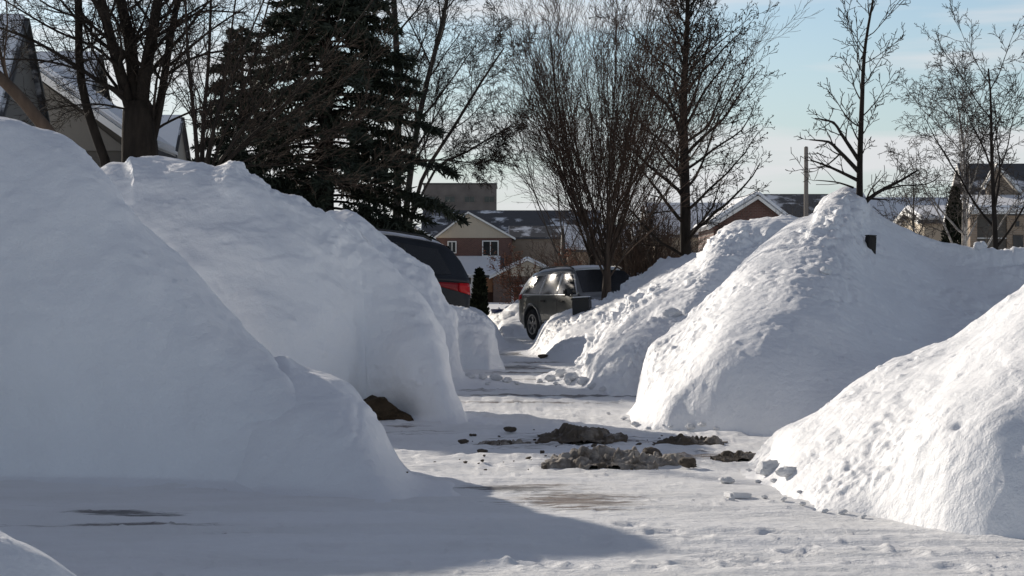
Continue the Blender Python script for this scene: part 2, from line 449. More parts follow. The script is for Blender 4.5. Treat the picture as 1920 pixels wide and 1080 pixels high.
# ------------------------------------------------------------------ snow banks: lofted from a back foot over a crest to a front foot
def catmull(A, n):
    A = np.asarray(A, float); m = len(A)
    t = np.linspace(0, m - 1, n); i = np.clip(t.astype(int), 0, m - 2); u = (t - i)[:, None]
    p0, p1, p2, p3 = A[np.clip(i - 1, 0, m - 1)], A[i], A[i + 1], A[np.clip(i + 2, 0, m - 1)]
    # limited tangents keep it from overshooting
    def lim(a, b):
        return np.where(a * b <= 0, 0, np.sign(a) * np.minimum(np.abs(a + b) / 2, 2 * np.minimum(np.abs(a), np.abs(b))))
    m1, m2 = lim(p1 - p0, p2 - p1), lim(p2 - p1, p3 - p2)
    h = u * u
    return p1 * (2 * h * u - 3 * h + 1) + m1 * (h * u - 2 * h + u) + p2 * (3 * h - 2 * h * u) + m2 * (h * u - h)
BANK_DATA = []
def snow_bank(label, crest, foot, nc, nr, back=1.3, seed=0, soft=0.10, lump=0.06, mat=SNOW, group='ploughed snow banks', pits=0.006, crumbs=0.014, facet=0.03, toe=0.0):
    """crest: (px, py, D, chunk weight); foot: (px, py, p, chunk weight)"""
    C = []; Fo = []
    for (px, py, D, w), ft in zip(crest, foot):
        fx, fy, p, fw = ft[:4]; lin_ = ft[4] if len(ft) > 4 else 0.0; lq_ = ft[5] if len(ft) > 5 else 1.15
        c = P(px, py, D); f = G(fx, fy)
        C.append([c.x, c.y, max(c.z, 0.0), w]); Fo.append([f.x, f.y, p, fw, lin_, lq_])
    # columns spread by distance along the crest in the picture
    C, Fo = catmull(C, nc * 4), catmull(Fo, nc * 4)
    dl = np.hypot(np.hypot(np.diff(C[:, 0]), np.diff(C[:, 2])), 0.6 * np.hypot(np.diff(Fo[:, 0]), np.diff(Fo[:, 1])))
    s = np.concatenate([[0], np.cumsum(dl)]); tt = np.linspace(0, s[-1], nc)
    C = np.stack([np.interp(tt, s, C[:, k]) for k in range(4)], 1); Fo = np.stack([np.interp(tt, s, Fo[:, k]) for k in range(6)], 1)
    tq = np.linspace(0, 1, nc)
    if C[0, 2] > 0.25: C[:, 2] *= np.sqrt(1 - (1 - np.clip(tq / 0.05, 0, 1)) ** 2)
    if C[-1, 2] > 0.25: C[:, 2] *= np.sqrt(1 - (1 - np.clip((1 - tq) / 0.05, 0, 1)) ** 2)
    nb = max(12, nr // 5)
    vb = np.linspace(-1, 0, nb + 1)[:-1]; vf = np.linspace(0, 1, nr)
    if toe: vf = np.concatenate([vf, np.linspace(1, 1.22, 16)[1:]])
    v = np.concatenate([vb, vf])[:, None]
    ar = np.abs(v); a = np.minimum(ar, 1.0); front = v >= 0
    cx, cy, cz, cw = [C[None, :, k] for k in range(4)]
    fx, fy, fp, fw, fl, fq = [Fo[None, :, k] for k in range(6)]
    bk = back * (0.35 + cz * 0.75)
    X = np.where(front, cx + (fx - cx) * v, cx - 0.15 * bk * a)
    Y = np.where(front, cy + (fy - cy) * v, cy + bk * a)
    prof = np.where(front, 1 - fl * a ** fq - (1 - fl) * a ** np.maximum(fp, 1.0), 1 - a ** 1.7)
    kw = max(3, nc // 20); kx = np.exp(-0.5 * (np.arange(-2 * kw, 2 * kw + 1) / kw) ** 2); kx /= kx.sum()
    czs = np.convolve(np.pad(C[:, 2], 2 * kw, mode='edge'), kx, mode='valid')[None, :]   # knobs of the crest die out down the slope
    czs = np.minimum(czs, cz * 1.12 + 0.02)
    mixd = np.where(front, sstep(0.0, 0.55, a), 0.0)
    Z = (cz * (1 - mixd) + czs * mixd) * prof - 0.05 * a ** 6
    if toe:                                                         # drifted snow softens the foot
        te = sstep(0.0, 0.10, np.minimum(tq, 1 - tq))[None, :]
        T = toe * te * np.clip((1.22 - ar) / 0.42, 0, 1) ** 2 * np.clip(cz / 0.5, 0.2, 1) - 0.012 * (ar > 1.2)
        d_ = np.where(front, T - Z, -1.0)
        Z = np.where(front, 0.5 * (Z + T + np.sqrt(d_ ** 2 + 0.03 ** 2)) - 0.015 - 0.03 * (1 - te), Z)
        Z = np.where(ar > 1.2, -0.03, Z)
    wgt = np.where(front, cw * (1 - a) ** 1.6 + fw * a ** 1.8, cw)
    V = np.stack([X, Y, Z], -1)
    def normals(V):
        du = np.gradient(V, axis=1); dv = np.gradient(V, axis=0)
        n = np.cross(dv, du); n /= np.linalg.norm(n, axis=-1, keepdims=True) + 1e-9
        n *= np.where(n[..., 2:3] < -0.2, -1, 1); return n
    n = normals(V)
    hs_ = np.clip(Z / 0.35, 0, 1)                                   # fade displacement at the feet
    sd = seed * 100
    big = fbm(X * 0.9, Y * 0.9, Z * 0.9, sd + 1, 3)
    mid = fbm(X * 3.1, Y * 2.2, Z * 3.1, sd + 7, 4)
    disp = soft * big * hs_ * 1.2 + soft * 0.28 * mid * hs_
    # chunks: rounded clods with sharp creases between them, drawn out down the slope, and a few loose blocks
    warp = fbm(X * 2.5, Y * 2.0, Z * 2.5, sd + 20, 2)
    dwn = 0.75                                                      # lean of the streaks
    ax_, az_ = X * dwn + Z * 0.66, Z * dwn - X * 0.66
    def billow(f, sd_):
        r_ = 0; g_ = 1.0; t_ = 0
        for o_ in range(4):
            r_ = r_ + g_ * np.abs(vnoise(ax_ * f * 0.55 + warp * 1.3, Y * f * 0.8 + 3.1 * o_, az_ * f * 1.25 + warp, sd_ + o_)); t_ += g_
            g_ *= 0.58; f = f * 2.05
        return r_ / t_ - 0.30
    disp = disp + facet * (billow(0.9, sd + 80) * 1.4 + billow(2.2, sd + 85) * .55) * hs_
    patchy = sstep(-0.25, 0.35, fbm(X * 1.3, Y * 1.1, Z * 1.3, sd + 40, 3))
    zone = np.clip(wgt, 0, 1.2) * (0.25 + 0.95 * patchy)
    blk = worley(X * 4.5 + warp, Y * 3.0, Z * 4.5, sd + 30)
    many = vnoise(X * 2.2, Y * 2.2, Z * 2.2, sd + 33)
    disp = disp + zone * (lump * 2.3 * billow(3.6, sd + 50) + lump * 0.8 * (np.abs(fbm(X * 13, Y * 9, Z * 13, sd + 90, 3)) - .25) + lump * 0.55 * sstep(0.46, 0.30, blk) * sstep(0.05, 0.3, many)) * (0.3 + 0.7 * hs_)
    # small pits, scrapes and crumbs on the wind-smoothed snow
    kn = 1 - worley(ax_ * 3.0, Y * 2.2, az_ * 5.2, sd + 60)
    disp = disp - sstep(0.84, 0.97, kn) * pits * hs_
    kc = 1 - worley(X * 5.1, Y * 3.6, Z * 5.1, sd + 70)
    disp = disp + sstep(0.80, 0.96, kc) * crumbs * hs_ * sstep(-0.1, 0.2, many)
    kf = 1 - worley(X * 11.0, Y * 7.0, Z * 11.0, sd + 75)
    disp = disp + sstep(0.80, 0.97, kf) * crumbs * 0.5 * hs_ * sstep(-0.3, 0.2, mid)
    keep = np.where(np.abs(v) < 0.001, 0.85, 1.0)
    V = V + n * (disp * keep)[..., None]
    me = mesh_np('snow_bank', V.reshape(-1, 3), grid_faces(V.shape[0], V.shape[1]))
    o = link('snow_bank', me, mat, smooth=True)
    tag(o, label, 'snow bank', group)
    BANK_DATA.append(me)
    return o

# near left, tall smooth bank
snow_bank('tall smooth shaded snow bank filling the near left of the picture',
    [(-1000, 130, 14.5, 0), (-680, 120, 14.6, 0), (-370, 140, 14.65, 0), (-200, 172, 14.72, 0.02), (-90, 192, 14.76, 0.02), (0, 204, 14.8, 0.02), (60, 222, 14.78, 0.02), (112, 240, 14.76, 0.04), (150, 275, 14.75, 0.03), (185, 318, 14.74, 0.02), (240, 395, 14.72, 0), (300, 458, 14.66, 0), (365, 515, 14.55, 0.02), (430, 578, 14.35, 0.03), (475, 624, 14.2, 0.06), (512, 668, 13.95, 0.05), (560, 735, 13.6, 0.03), (614, 795, 13.2, 0.03), (680, 850, 12.9, 0.04), (716, 900, 12.6, 0.06), (742, 938, 12.3, 0.06), (780, 952, 12.1, 0.04)],
    [(-1100, 960, 1.6, 0), (-750, 950, 1.7, 0), (-500, 930, 1.8, 0), (-300, 905, 2, 0), (-150, 898, 2, 0), (0, 900, 2, 0), (90, 902, 2, 0), (180, 903, 2, 0), (250, 905, 2, 0), (310, 907, 2, 0), (360, 909, 2, 0), (410, 912, 2, 0), (450, 914, 2, 0), (490, 916, 2, 0), (530, 919, 2, 0), (570, 923, 2, 0), (610, 928, 2, 0), (650, 934, 1.9, 0), (690, 941, 1.7, 0.02), (725, 948, 1.5, 0.03), (755, 954, 1.3, 0.03), (785, 958, 1.1, 0.02)],
    330, 200, seed=1, soft=0.09, mat=SNOW_SOFT, facet=0.02, toe=0.13)
snow_bank('low rounded shoulder of snow bulging out at the right foot of the near left bank',
    [(400, 640, 14.2, 0), (450, 655, 14.2, 0.03), (490, 676, 14.1, 0.05), (528, 668, 14.05, 0.06), (568, 684, 14.0, 0.05), (640, 704, 13.9, 0.05), (688, 747, 13.75, 0.06), (716, 800, 13.6, 0.12), (736, 842, 13.45, 0.2), (772, 884, 13.3, 0.2), (830, 910, 13.15, 0.12), (890, 922, 13.0, 0.1)],
    [(440, 918, 1.8, 0), (490, 921, 1.8, 0), (530, 924, 1.8, 0), (570, 928, 1.8, 0), (610, 932, 1.8, 0), (655, 938, 1.8, 0), (692, 943, 1.8, 0.02), (722, 947, 1.8, 0.04), (748, 948, 1.7, 0.06), (785, 944, 1.5, 0.08), (845, 936, 1.2, 0.1), (900, 928, 1.1, 0.1)],
    220, 140, seed=14, soft=0.05, lump=0.06, mat=SNOW_SOFT, facet=0.03, toe=0.10)
# behind it on the left, big bank
snow_bank('big rounded snow bank in the middle left, with a knobbly crest under the bare trees',
    [(60, 420, 20.6, .05), (140, 350, 20.6, .05), (200, 318, 20.6, .05), (234, 308, 20.6, .05), (246, 292, 20.6, .1), (300, 290, 20.6, .1), (360, 300, 20.6, .15), (405, 304, 20.6, .3), (432, 297, 20.6, .5), (462, 316, 20.6, .5), (540, 352, 20.6, .4), (600, 388, 20.6, .3), (660, 432, 20.6, .2), (722, 492, 20.6, .1), (775, 552, 20.5, .1), (808, 605, 20.4, .1), (828, 665, 20.3, .12), (846, 728, 20.2, .15), (868, 770, 20.1, .3), (905, 780, 20.0, .5), (960, 786, 19.9, .6), (1000, 793, 19.8, .4)],
    [(0, 800, 1.8, 0), (80, 800, 1.9, 0), (160, 800, 2, 0), (220, 800, 2, 0), (260, 800, 2, 0), (320, 800, 2, 0), (380, 800, 2, 0), (420, 800, 2, 0), (450, 800, 2, 0), (500, 800, 2, 0), (560, 798, 2, 0), (620, 792, 2, 0), (690, 784, 2.2, 0), (740, 786, 2.3, 0), (790, 790, 2.3, 0), (825, 794, 2.2, .02), (850, 796, 2.0, .05), (875, 796, 1.8, .1), (885, 797, 1.5, .3), (925, 800, 1.3, .5), (965, 800, 1.2, .6), (1005, 799, 1.1, .4)],
    310, 200, seed=2, soft=0.13, lump=0.085, mat=SNOW_SOFT, facet=0.03, crumbs=0.016, toe=0.14)
# third on the left
snow_bank('sheer-edged snow bank at the left in front of the dark car',
    [(520, 470, 27.5, .05), (580, 420, 27.5, .05), (615, 398, 27.5, .05), (650, 392, 27.5, .05), (690, 411, 27.5, .05), (728, 441, 27.5, .05), (775, 485, 27.5, .05), (804, 500, 27.5, .08), (816, 522, 27.5, .05), (840, 558, 27.5, .05), (860, 586, 27.4, .1), (860, 640, 27.3, .1), (864, 690, 27.2, .2), (905, 706, 27.1, .5), (950, 712, 27.0, .6), (985, 722, 26.8, .4)],
    [(500, 730, 2, 0), (560, 730, 2, 0), (610, 730, 2, 0), (650, 730, 2, 0), (690, 730, 2, 0), (728, 730, 2.2, 0), (770, 730, 2.4, 0), (800, 730, 2.4, 0), (815, 730, 2.4, 0), (830, 730, 2.4, 0), (842, 730, 2.4, .05), (855, 730, 2.2, .1), (880, 730, 1.6, .4), (910, 730, 1.3, .6), (950, 730, 1.2, .6), (990, 728, 1.1, .4)],
    230, 140, seed=3, soft=0.10, lump=0.07, mat=SNOW_SOFT, facet=0.07, crumbs=0.02, toe=0.10)
snow_bank('low shaded snow bank below the tail light of the dark car',
    [(780, 560, 33, .4), (830, 565, 33, .4), (862, 572, 33, .4), (890, 588, 33, .5), (912, 604, 33, .5), (926, 628, 33, .5), (934, 655, 33, .5), (945, 690, 33, .2)],
    [(780, 692, 2, 0), (830, 692, 2, 0), (860, 692, 2, 0), (885, 693, 2, 0), (905, 694, 1.9, 0), (918, 695, 1.8, .4), (930, 695, 1.5, .4), (948, 694, 1.2, .4)],
    130, 90, seed=4, soft=0.10, lump=0.08, facet=0.07)
snow_bank('small broken snow bank beyond the dark car at the left of the lane',
    [(830, 560, 43, .2), (870, 572, 43, .3), (895, 580, 43, .5), (912, 592, 43, .5), (926, 608, 43, .4), (936, 625, 43, .4), (955, 650, 42.5, .4)],
    [(830, 660, 1.7, .2), (870, 660, 1.7, .2), (895, 660, 1.7, .2), (910, 660, 1.7, .3), (925, 660, 1.5, .3), (940, 658, 1.4, .3), (960, 654, 1.2, .3)],
    100, 60, seed=5, soft=0.06, lump=0.09)
snow_bank('sunlit chunky snow bank far back behind the tail of the grey car',
    [(900, 608, 57, .5), (925, 588, 57, .7), (945, 582, 57, .8), (962, 572, 57, .8), (985, 566, 57, .8), (1020, 566, 57, .8), (1080, 570, 57, .8), (1130, 600, 57, .5)],
    [(900, 622, 1.4, .6), (925, 628, 1.4, .8), (945, 632, 1.4, .8), (965, 632, 1.5, .8), (990, 632, 1.5, .8), (1020, 632, 1.5, .8), (1080, 632, 1.5, .8), (1130, 630, 1.4, .5)],
    120, 60, seed=6, soft=0.08, lump=0.16)
# bottom left corner
snow_bank('end of a low smooth snow bank cut off by the bottom left corner',
    [(-420, 900, 7.2, 0), (-250, 925, 7.2, 0), (-100, 960, 7.2, 0), (0, 1006, 7.2, 0), (60, 1034, 7.2, 0), (130, 1078, 7.2, 0), (190, 1130, 7.2, 0), (240, 1190, 7.15, 0)],
    [(-500, 1290, 1.8, 0), (-300, 1290, 1.8, 0), (-120, 1290, 1.8, 0), (0, 1290, 1.8, 0), (70, 1290, 1.8, 0), (140, 1285, 1.7, 0), (200, 1270, 1.5, 0), (250, 1230, 1.2, 0)],
    140, 60, seed=7, soft=0.03, mat=SNOW_SOFT)
# right near
snow_bank('sunlit snow bank at the near right, with chunks broken off along its foot',
    [(1385, 893, 14.2, .6), (1415, 876, 14.2, .8), (1445, 850, 14.2, .7), (1462, 815, 14.3, .5), (1478, 795, 14.3, .4), (1540, 762, 14.3, .14), (1600, 724, 14.2, .10), (1665, 688, 14.1, .14), (1740, 656, 14.0, .2), (1795, 632, 13.9, .1), (1850, 594, 13.8, .05), (1920, 541, 13.7, .06), (2010, 470, 13.7, .05), (2130, 400, 13.7, .05), (2300, 360, 13.7, .05)],
    [(1395, 899, 1.2, .6), (1415, 908, 1.3, .8), (1440, 918, 1.5, .9), (1475, 934, 1.6, 1.0), (1510, 948, 1.7, 1.0, .2), (1545, 962, 1.9, 1.1, .3), (1590, 968, 2.6, 1.2, .45), (1640, 972, 4, 1.2, .55), (1690, 980, 7, 1.2, .6), (1728, 988, 12, .7, .6), (1775, 998, 14, .2, .58), (1850, 1007, 14, .06, .58), (1960, 1014, 14, .0, .64), (2120, 1020, 14, .0, .7), (2350, 1025, 14, .0, .75)],
    330, 250, seed=8, soft=0.06, lump=0.06, pits=0.022, crumbs=0.015, facet=0.02)
# right big with the young tree
snow_bank('highest snow bank on the right, its peak holding the young bare tree',
    [(1180, 795, 20.0, .5), (1200, 752, 20.2, .6), (1214, 712, 20.4, .6), (1224, 652, 20.8, .55), (1262, 618, 21.3, .62), (1318, 570, 21.8, .62), (1385, 500, 22.4, .62), (1440, 448, 22.8, .62), (1490, 412, 23.1, .62), (1535, 392, 23.3, .62), (1556, 364, 23.4, 1.1), (1590, 347, 23.4, 1.1), (1620, 364, 23.4, 1.0), (1640, 394, 23.4, .7), (1690, 424, 23.4, .25), (1750, 448, 23.4, .25), (1820, 464, 23.3, .4), (1880, 472, 23.2, .6), (1950, 474, 23.2, .6), (2060, 470, 23.2, .4), (2200, 450, 23, .2)],
    [(1185, 805, 1.3, 0.5, 0, 1.15), (1205, 806, 1.6, 0.6, 0, 1.15), (1222, 806, 3, 0.5, 0.3, 1.15), (1235, 806, 8, 0.35, 0.45, 1.15), (1255, 807, 24, 0.2, 0.5, 1.15), (1280, 808, 36, 0.15, 0.54, 1.15), (1310, 810, 40, 0.1, 0.58, 1.15), (1340, 812, 40, 0.08, 0.62, 1.15), (1375, 814, 40, 0.05, 0.67, 1.15), (1410, 816, 36, 0.05, 0.71, 1.15), (1440, 818, 30, 0.04, 0.75, 1.15), (1480, 820, 20, 0.04, 0.79, 1.13), (1520, 822, 12, 0, 0.82, 1.06), (1570, 826, 8, 0, 0.84, 0.94), (1630, 830, 7, 0, 0.86, 0.78), (1700, 832, 6, 0, 0.86, 0.62), (1780, 836, 6, 0, 0.86, 0.54), (1860, 840, 6, 0, 0.86, 0.5), (1950, 844, 6, 0, 0.86, 0.5), (2060, 848, 6, 0, 0.86, 0.5), (2250, 850, 6, 0, 0.86, 0.5)],
    330, 250, seed=29, soft=0.045, lump=0.085, back=1.0, pits=0.008, crumbs=0.016, facet=0.006)
# right middle
snow_bank('rough sunlit snow bank between the pear tree and the peak with the young tree',
    [(1005, 716, 28.4, .6), (1050, 694, 28.4, .9), (1092, 688, 28.4, .9), (1108, 652, 28.5, .8), (1124, 618, 28.6, .8), (1152, 592, 28.7, .9), (1192, 556, 28.9, .9), (1232, 526, 29.0, .9), (1275, 500, 29.1, .9), (1318, 468, 29.2, .9), (1348, 436, 29.3, .8), (1378, 420, 29.4, .6), (1412, 417, 29.5, .6), (1445, 407, 29.6, .6), (1500, 405, 29.6, .5), (1570, 404, 29.6, .5), (1660, 470, 29.6, .3)],
    [(1005, 722, 1.2, 0.8, 0), (1045, 726, 1.3, 1, 0), (1090, 730, 1.6, 1, 0.1), (1120, 736, 3, 0.9, 0.35), (1140, 738, 5, 0.8, 0.45), (1165, 740, 8, 0.7, 0.5), (1190, 741, 10, 0.7, 0.56), (1215, 740, 10, 0.7, 0.62), (1240, 738, 9, 0.7, 0.68), (1265, 736, 7, 0.6, 0.7), (1290, 733, 5, 0.5, 0.68), (1320, 730, 3, 0.4, 0.6), (1365, 728, 2, 0.3, 0.5), (1410, 728, 1.7, 0.15, 0.4), (1460, 728, 1.6, 0.1, 0.4), (1560, 730, 1.6, 0.1, 0.4), (1700, 745, 2, 0.1, 0.3)],
    300, 180, seed=10, soft=0.09, lump=0.13)
# in front of the grey car
snow_bank('snow ridge running up to the right in front of the grey car',
    [(940, 660, 41, .4), (985, 655, 41, .6), (1004, 640, 41, .8), (1022, 612, 41, .8), (1050, 594, 41, .8), (1090, 578, 41, .8), (1140, 562, 41.3, .8), (1180, 540, 41.6, .8), (1215, 515, 41.9, .8), (1245, 490, 42, .8), (1280, 484, 42, .8), (1350, 470, 42, .6), (1480, 450, 42, .5)],
    [(945, 664, 1.2, .4), (985, 667, 1.3, .5), (1010, 670, 1.5, .5), (1030, 674, 1.7, .4), (1055, 680, 1.8, .3), (1090, 684, 1.8, .25), (1130, 686, 1.8, .2), (1170, 688, 1.8, .2), (1210, 690, 1.8, .2), (1240, 690, 1.8, .2), (1290, 690, 1.8, .2), (1360, 690, 1.8, .2), (1500, 690, 1.8, .2)],
    240, 130, seed=11, soft=0.08, lump=0.14)

# picking points on the snow along a camera ray
def bvh_of(me):
    return BVHTree.FromPolygons([v.co[:] for v in me.vertices], [p.vertices[:] for p in me.polygons])
BVHS = [bvh_of(m) for m in BANK_DATA]
def hit(px, py):
    o = Vector((0, 0, CAM_H)); d = (P(px, py, 10) - o).normalized(); best = None
    for b in BVHS:
        h = b.ray_cast(o, d)
        if h[0] and (best is None or h[3] < best[1]): best = (h[0], h[3])
    if py > 545:
        g = G(px, py); l = (g - o).length
        if best is None or l < best[1]:
            g.z = relief_at(g.x, g.y); best = (g, l)
    return best[0] if best else hit(px, py + 2)
def top_z(x, y):
    z = relief_at(x, y)
    for b in BVHS:
        h = b.ray_cast(Vector((x, y, 20)), Vector((0, 0, -1)))
        if h[0]: z = max(z, h[0].z)
    return z

# ------------------------------------------------------------------ trees
def tubes(name, lines, sides, mat, parent):
    """all branches of one part of one tree as one mesh; lines: (points, radii)"""
    byn = {}
    for p, r in lines: byn.setdefault(len(p), []).append((p, r))
    VV, FF, base = [], [], 0
    for n, ls in byn.items():
        A = np.array([p for p, r in ls], float); Rr = np.array([r for p, r in ls], float)
        T = np.gradient(A, axis=1); T /= np.linalg.norm(T, axis=-1, keepdims=True) + 1e-9
        m = T.mean(axis=1); m /= np.linalg.norm(m, axis=-1, keepdims=True) + 1e-9
        ref = np.where(np.abs(m[:, 2:3]) < 0.8, np.array([[0, 0, 1.0]]), np.array([[1.0, 0.05, 0]]))
        U = np.cross(T, ref[:, None, :]); U /= np.linalg.norm(U, axis=-1, keepdims=True) + 1e-9
        Vv = np.cross(T, U)
        ang = np.arange(sides) * 2 * np.pi / sides
        ring = A[:, :, None, :] + Rr[:, :, None, None] * (np.cos(ang)[:, None] * U[:, :, None, :] + np.sin(ang)[:, None] * Vv[:, :, None, :])
        idx = base + np.arange(len(ls) * n * sides).reshape(len(ls), n, sides)
        nx = np.roll(idx, -1, axis=2)
        f = np.stack([idx[:, :-1], nx[:, :-1], nx[:, 1:], idx[:, 1:]], -1).reshape(-1, 4)
        VV.append(ring.reshape(-1, 3)); FF.append(f); base += ring.size // 3
    me = mesh_np(name, np.concatenate(VV), np.concatenate(FF))
    return link(name, me, mat, parent, smooth=True)

def norm3(d):
    l = math.sqrt(d[0] ** 2 + d[1] ** 2 + d[2] ** 2) + 1e-9
    return [d[0] / l, d[1] / l, d[2] / l]
class Grow:
    """recursive bare-branch growth; S holds one value per level"""
    def __init__(s, S, seed):
        s.S, s.r, s.out, s.par = S, random.Random(seed), {}, {}
    def add(s, lev, pts, rad): s.out.setdefault(lev, []).append((pts, rad))
    def branch(s, p, d, L, r, lev, par=None):
        S, rng = s.S, s.r
        n = S['seg'][lev]; wob, up = S['wob'][lev], S['up'][lev]
        pts, rad, st = [list(p)], [r], L / n
        d = norm3(d); tip = S.get('tip', 0.25)
        for i in range(n):
            d = norm3([d[0] + rng.gauss(0, wob), d[1] + rng.gauss(0, wob), d[2] + rng.gauss(0, wob * 0.7) + up])
            p = [p[0] + d[0] * st, p[1] + d[1] * st, p[2] + d[2] * st]
            pts.append(p); rad.append(max(S['rmin'], r * (1 - (1 - tip) * (i + 1) / n)))
        s.par[id(pts)] = par
        s.add(lev, pts, rad)
        s.spawn(pts, rad, L, lev)
    def spawn(s, pts, rad, L, lev, t0=None, n=None, mult=1.0):
        S, rng = s.S, s.r
        nl = lev + 1
        if nl >= len(S['seg']): return
        k = n if n is not None else S['n'][lev]
        k = max(1, int(round(k * rng.uniform(0.8, 1.2))))
        t0 = S['t0'][lev] if t0 is None else t0
        az = rng.uniform(0, 6.28)
        for q in range(k):
            t = t0 + (1 - t0) * (q + rng.uniform(0.1, 0.9)) / k
            x = t * (len(pts) - 1); i = min(int(x), len(pts) - 2); u = x - i
            p = [pts[i][c] * (1 - u) + pts[i + 1][c] * u for c in range(3)]
            rr = rad[i] * (1 - u) + rad[i + 1] * u
            ax = norm3([pts[i + 1][c] - pts[i][c] for c in range(3)])
            az += 2.4 + rng.gauss(0, 0.35)
            ref = [0, 0, 1] if abs(ax[2]) < 0.9 else [1, 0, 0]
            e1 = norm3([ax[1] * ref[2] - ax[2] * ref[1], ax[2] * ref[0] - ax[0] * ref[2], ax[0] * ref[1] - ax[1] * ref[0]])
            e2 = [ax[1] * e1[2] - ax[2] * e1[1], ax[2] * e1[0] - ax[0] * e1[2], ax[0] * e1[1] - ax[1] * e1[0]]
            a = R(S['ang'][lev] * (1 - S.get('angfall', [0] * 9)[lev] * t) + rng.gauss(0, 7))
            ca, sa = math.cos(a), math.sin(a)
            d = [ax[c] * ca + sa * (math.cos(az) * e1[c] + math.sin(az) * e2[c]) for c in range(3)]
            d[1] *= S.get('flat', 1.0)
            ln = L * S['len'][lev] * mult * (1 - S['fall'][lev] * t) * rng.uniform(0.7, 1.25)
            s.branch(p, d, ln, max(S['rmin'], min(rr * 0.85, rr * S['rr'][lev] * rng.uniform(0.8, 1.15))), nl, id(pts))
def path(pts, n=14):
    A = catmull(np.array([list(p) for p in pts]), n)
    return [list(r) for r in A]
def tree_obj(name, base, label, cat, g, bark, twig, group=None, trunk_levels=1, extra=None):
    """Empty at the base > trunk, crown"""
    e = empty(name, base, label, cat, group)
    off = np.array(base)
    def shift(ls): return [((np.array(p) - off).tolist(), r) for p, r in ls]
    tr = [l for k in range(trunk_levels) for l in g.out.get(k, [])]
    tubes('trunk', shift(tr), 9, bark, e)
    mid = g.out.get(trunk_levels, [])
    fine = [l for k in g.out for l in g.out[k] if k > trunk_levels]
    if len(mid) <= 60:
        for l in mid: tubes('limb', shift([l]), 6, bark, e)
    else: tubes('limbs', shift(mid), 5, bark, e)
    if fine: tubes('crown', shift(fine), 3, twig, e)
    return e
def base_of(px, py, D):
    p = P(px, py, D); return p
BASE_SINK = 0.15

# vase-shaped street tree in the middle, in front of the grey car
S_VASE = dict(seg=[5, 9, 7, 5, 4], wob=[.02, .05, .07, .09, .10], up=[.02, .035, .035, .03, .02], n=[26, 11, 7, 4], t0=[.62, .08, .12, .15],
              ang=[26, 20, 25, 30], len=[2.12, .52, .46, .5], fall=[.10, .5, .5, .4], rr=[.30, .5, .55, .6], rmin=.0034, tip=.28)
def vase(px, py_vis, D, htrunk, r, seed, label, S=S_VASE, bark=BARK_BROWN, twig=TWIG_BROWN, lean=(0, 0)):
    b = Vector(((px - 960) / F * D, D, 0.0))
    b.z = top_z(b.x, b.y) - BASE_SINK
    g = Grow(S, seed)
    g.branch(list(b), (lean[0], lean[1], 1), htrunk, r, 0)
    return tree_obj('bare_tree', b, label, 'tree', g, bark, twig)
vase(1136, 555, 44.6, 2.35, .165, 4, 'bare vase-shaped tree with reddish brown twigs standing before the grey car')
S_V2 = dict(S_VASE, n=[16, 10, 7, 4], len=[2.2, .5, .48, .5], ang=[26, 26, 28, 30])
vase(1110, 500, 58, 2.9, .20, 9, 'bare upright tree with a dark trunk behind the vase-shaped tree', S_V2, BARK_DARK, TWIG_BROWN)
S_V3 = dict(S_VASE, n=[9, 8, 6, 4], len=[2.0, .5, .5, .5], ang=[28, 28, 30, 30])
vase(1064, 500, 66, 3.2, .15, 12, 'slim bare tree left of the vase-shaped tree, seen over the car roof', S_V3, BARK_GREY, TWIG_BROWN)

# pear tree with a dark central leader and knobby twigs
S_PEAR = dict(seg=[14, 9, 6, 4, 3], wob=[.012, .12, .16, .18, .2], up=[.02, .06, .06, .06, .04], n=[50, 12, 6, 3], t0=[.16, .12, .10, .2],
              ang=[62, 42, 46, 45], angfall=[.45, 0, 0, 0], len=[.37, .40, .40, .42], fall=[.55, .45, .4, .3], rr=[.36, .5, .6, .7], rmin=.0058, tip=.22)
b = Vector(((1286 - 960) / F * 52, 52, 0)); b.z = top_z(b.x, b.y) - .1
g = Grow(S_PEAR, 24)
q = path([b, P(1285, 380, 52), P(1282, 200, 52.1), P(1288, 60, 52), P(1292, -70, 52)], 18)
rr = [.165 - .135 * (i / 17) ** .9 for i in range(18)]
g.add(0, q, rr); g.spawn(q, rr, 8.6, 0)
pear = tree_obj('pear_tree', b, 'bare dark tree with a straight trunk and knobby twigs right of the middle', 'tree', g, BARK_DARK, TWIG_DARK)
def blobs(name, pts, r0, r1, mat, parent, off, rng, flat=1.0):
    """small buds, fruits or leaves: one part of the tree"""
    V, Fc, b_ = [], [], 0
    octv = np.array([(1, 0, 0), (-1, 0, 0), (0, 1, 0), (0, -1, 0), (0, 0, 1), (0, 0, -1)], float)
    octf = np.array([(0, 2, 4), (2, 1, 4), (1, 3, 4), (3, 0, 4), (2, 0, 5), (1, 2, 5), (3, 1, 5), (0, 3, 5)])
    for p in pts:
        s = rng.uniform(r0, r1); q = np.array([rng.uniform(.6, 1.3), rng.uniform(.6, 1.3), rng.uniform(.6, 1.4) * flat]) * s
        V.append(octv * q + np.array(p) - off); Fc.append(octf + b_); b_ += 6
    return link(name, mesh_np(name, np.concatenate(V), np.concatenate(Fc)), mat, parent)
rng = random.Random(5)
tips = [l[0][-1] for l in g.out[4] if rng.random() < .16] + [l[0][-1] for l in g.out[3] if rng.random() < .6]
blobs('buds', tips,   .009, .024, TWIG_DARK, pear, np.array(b), rng)

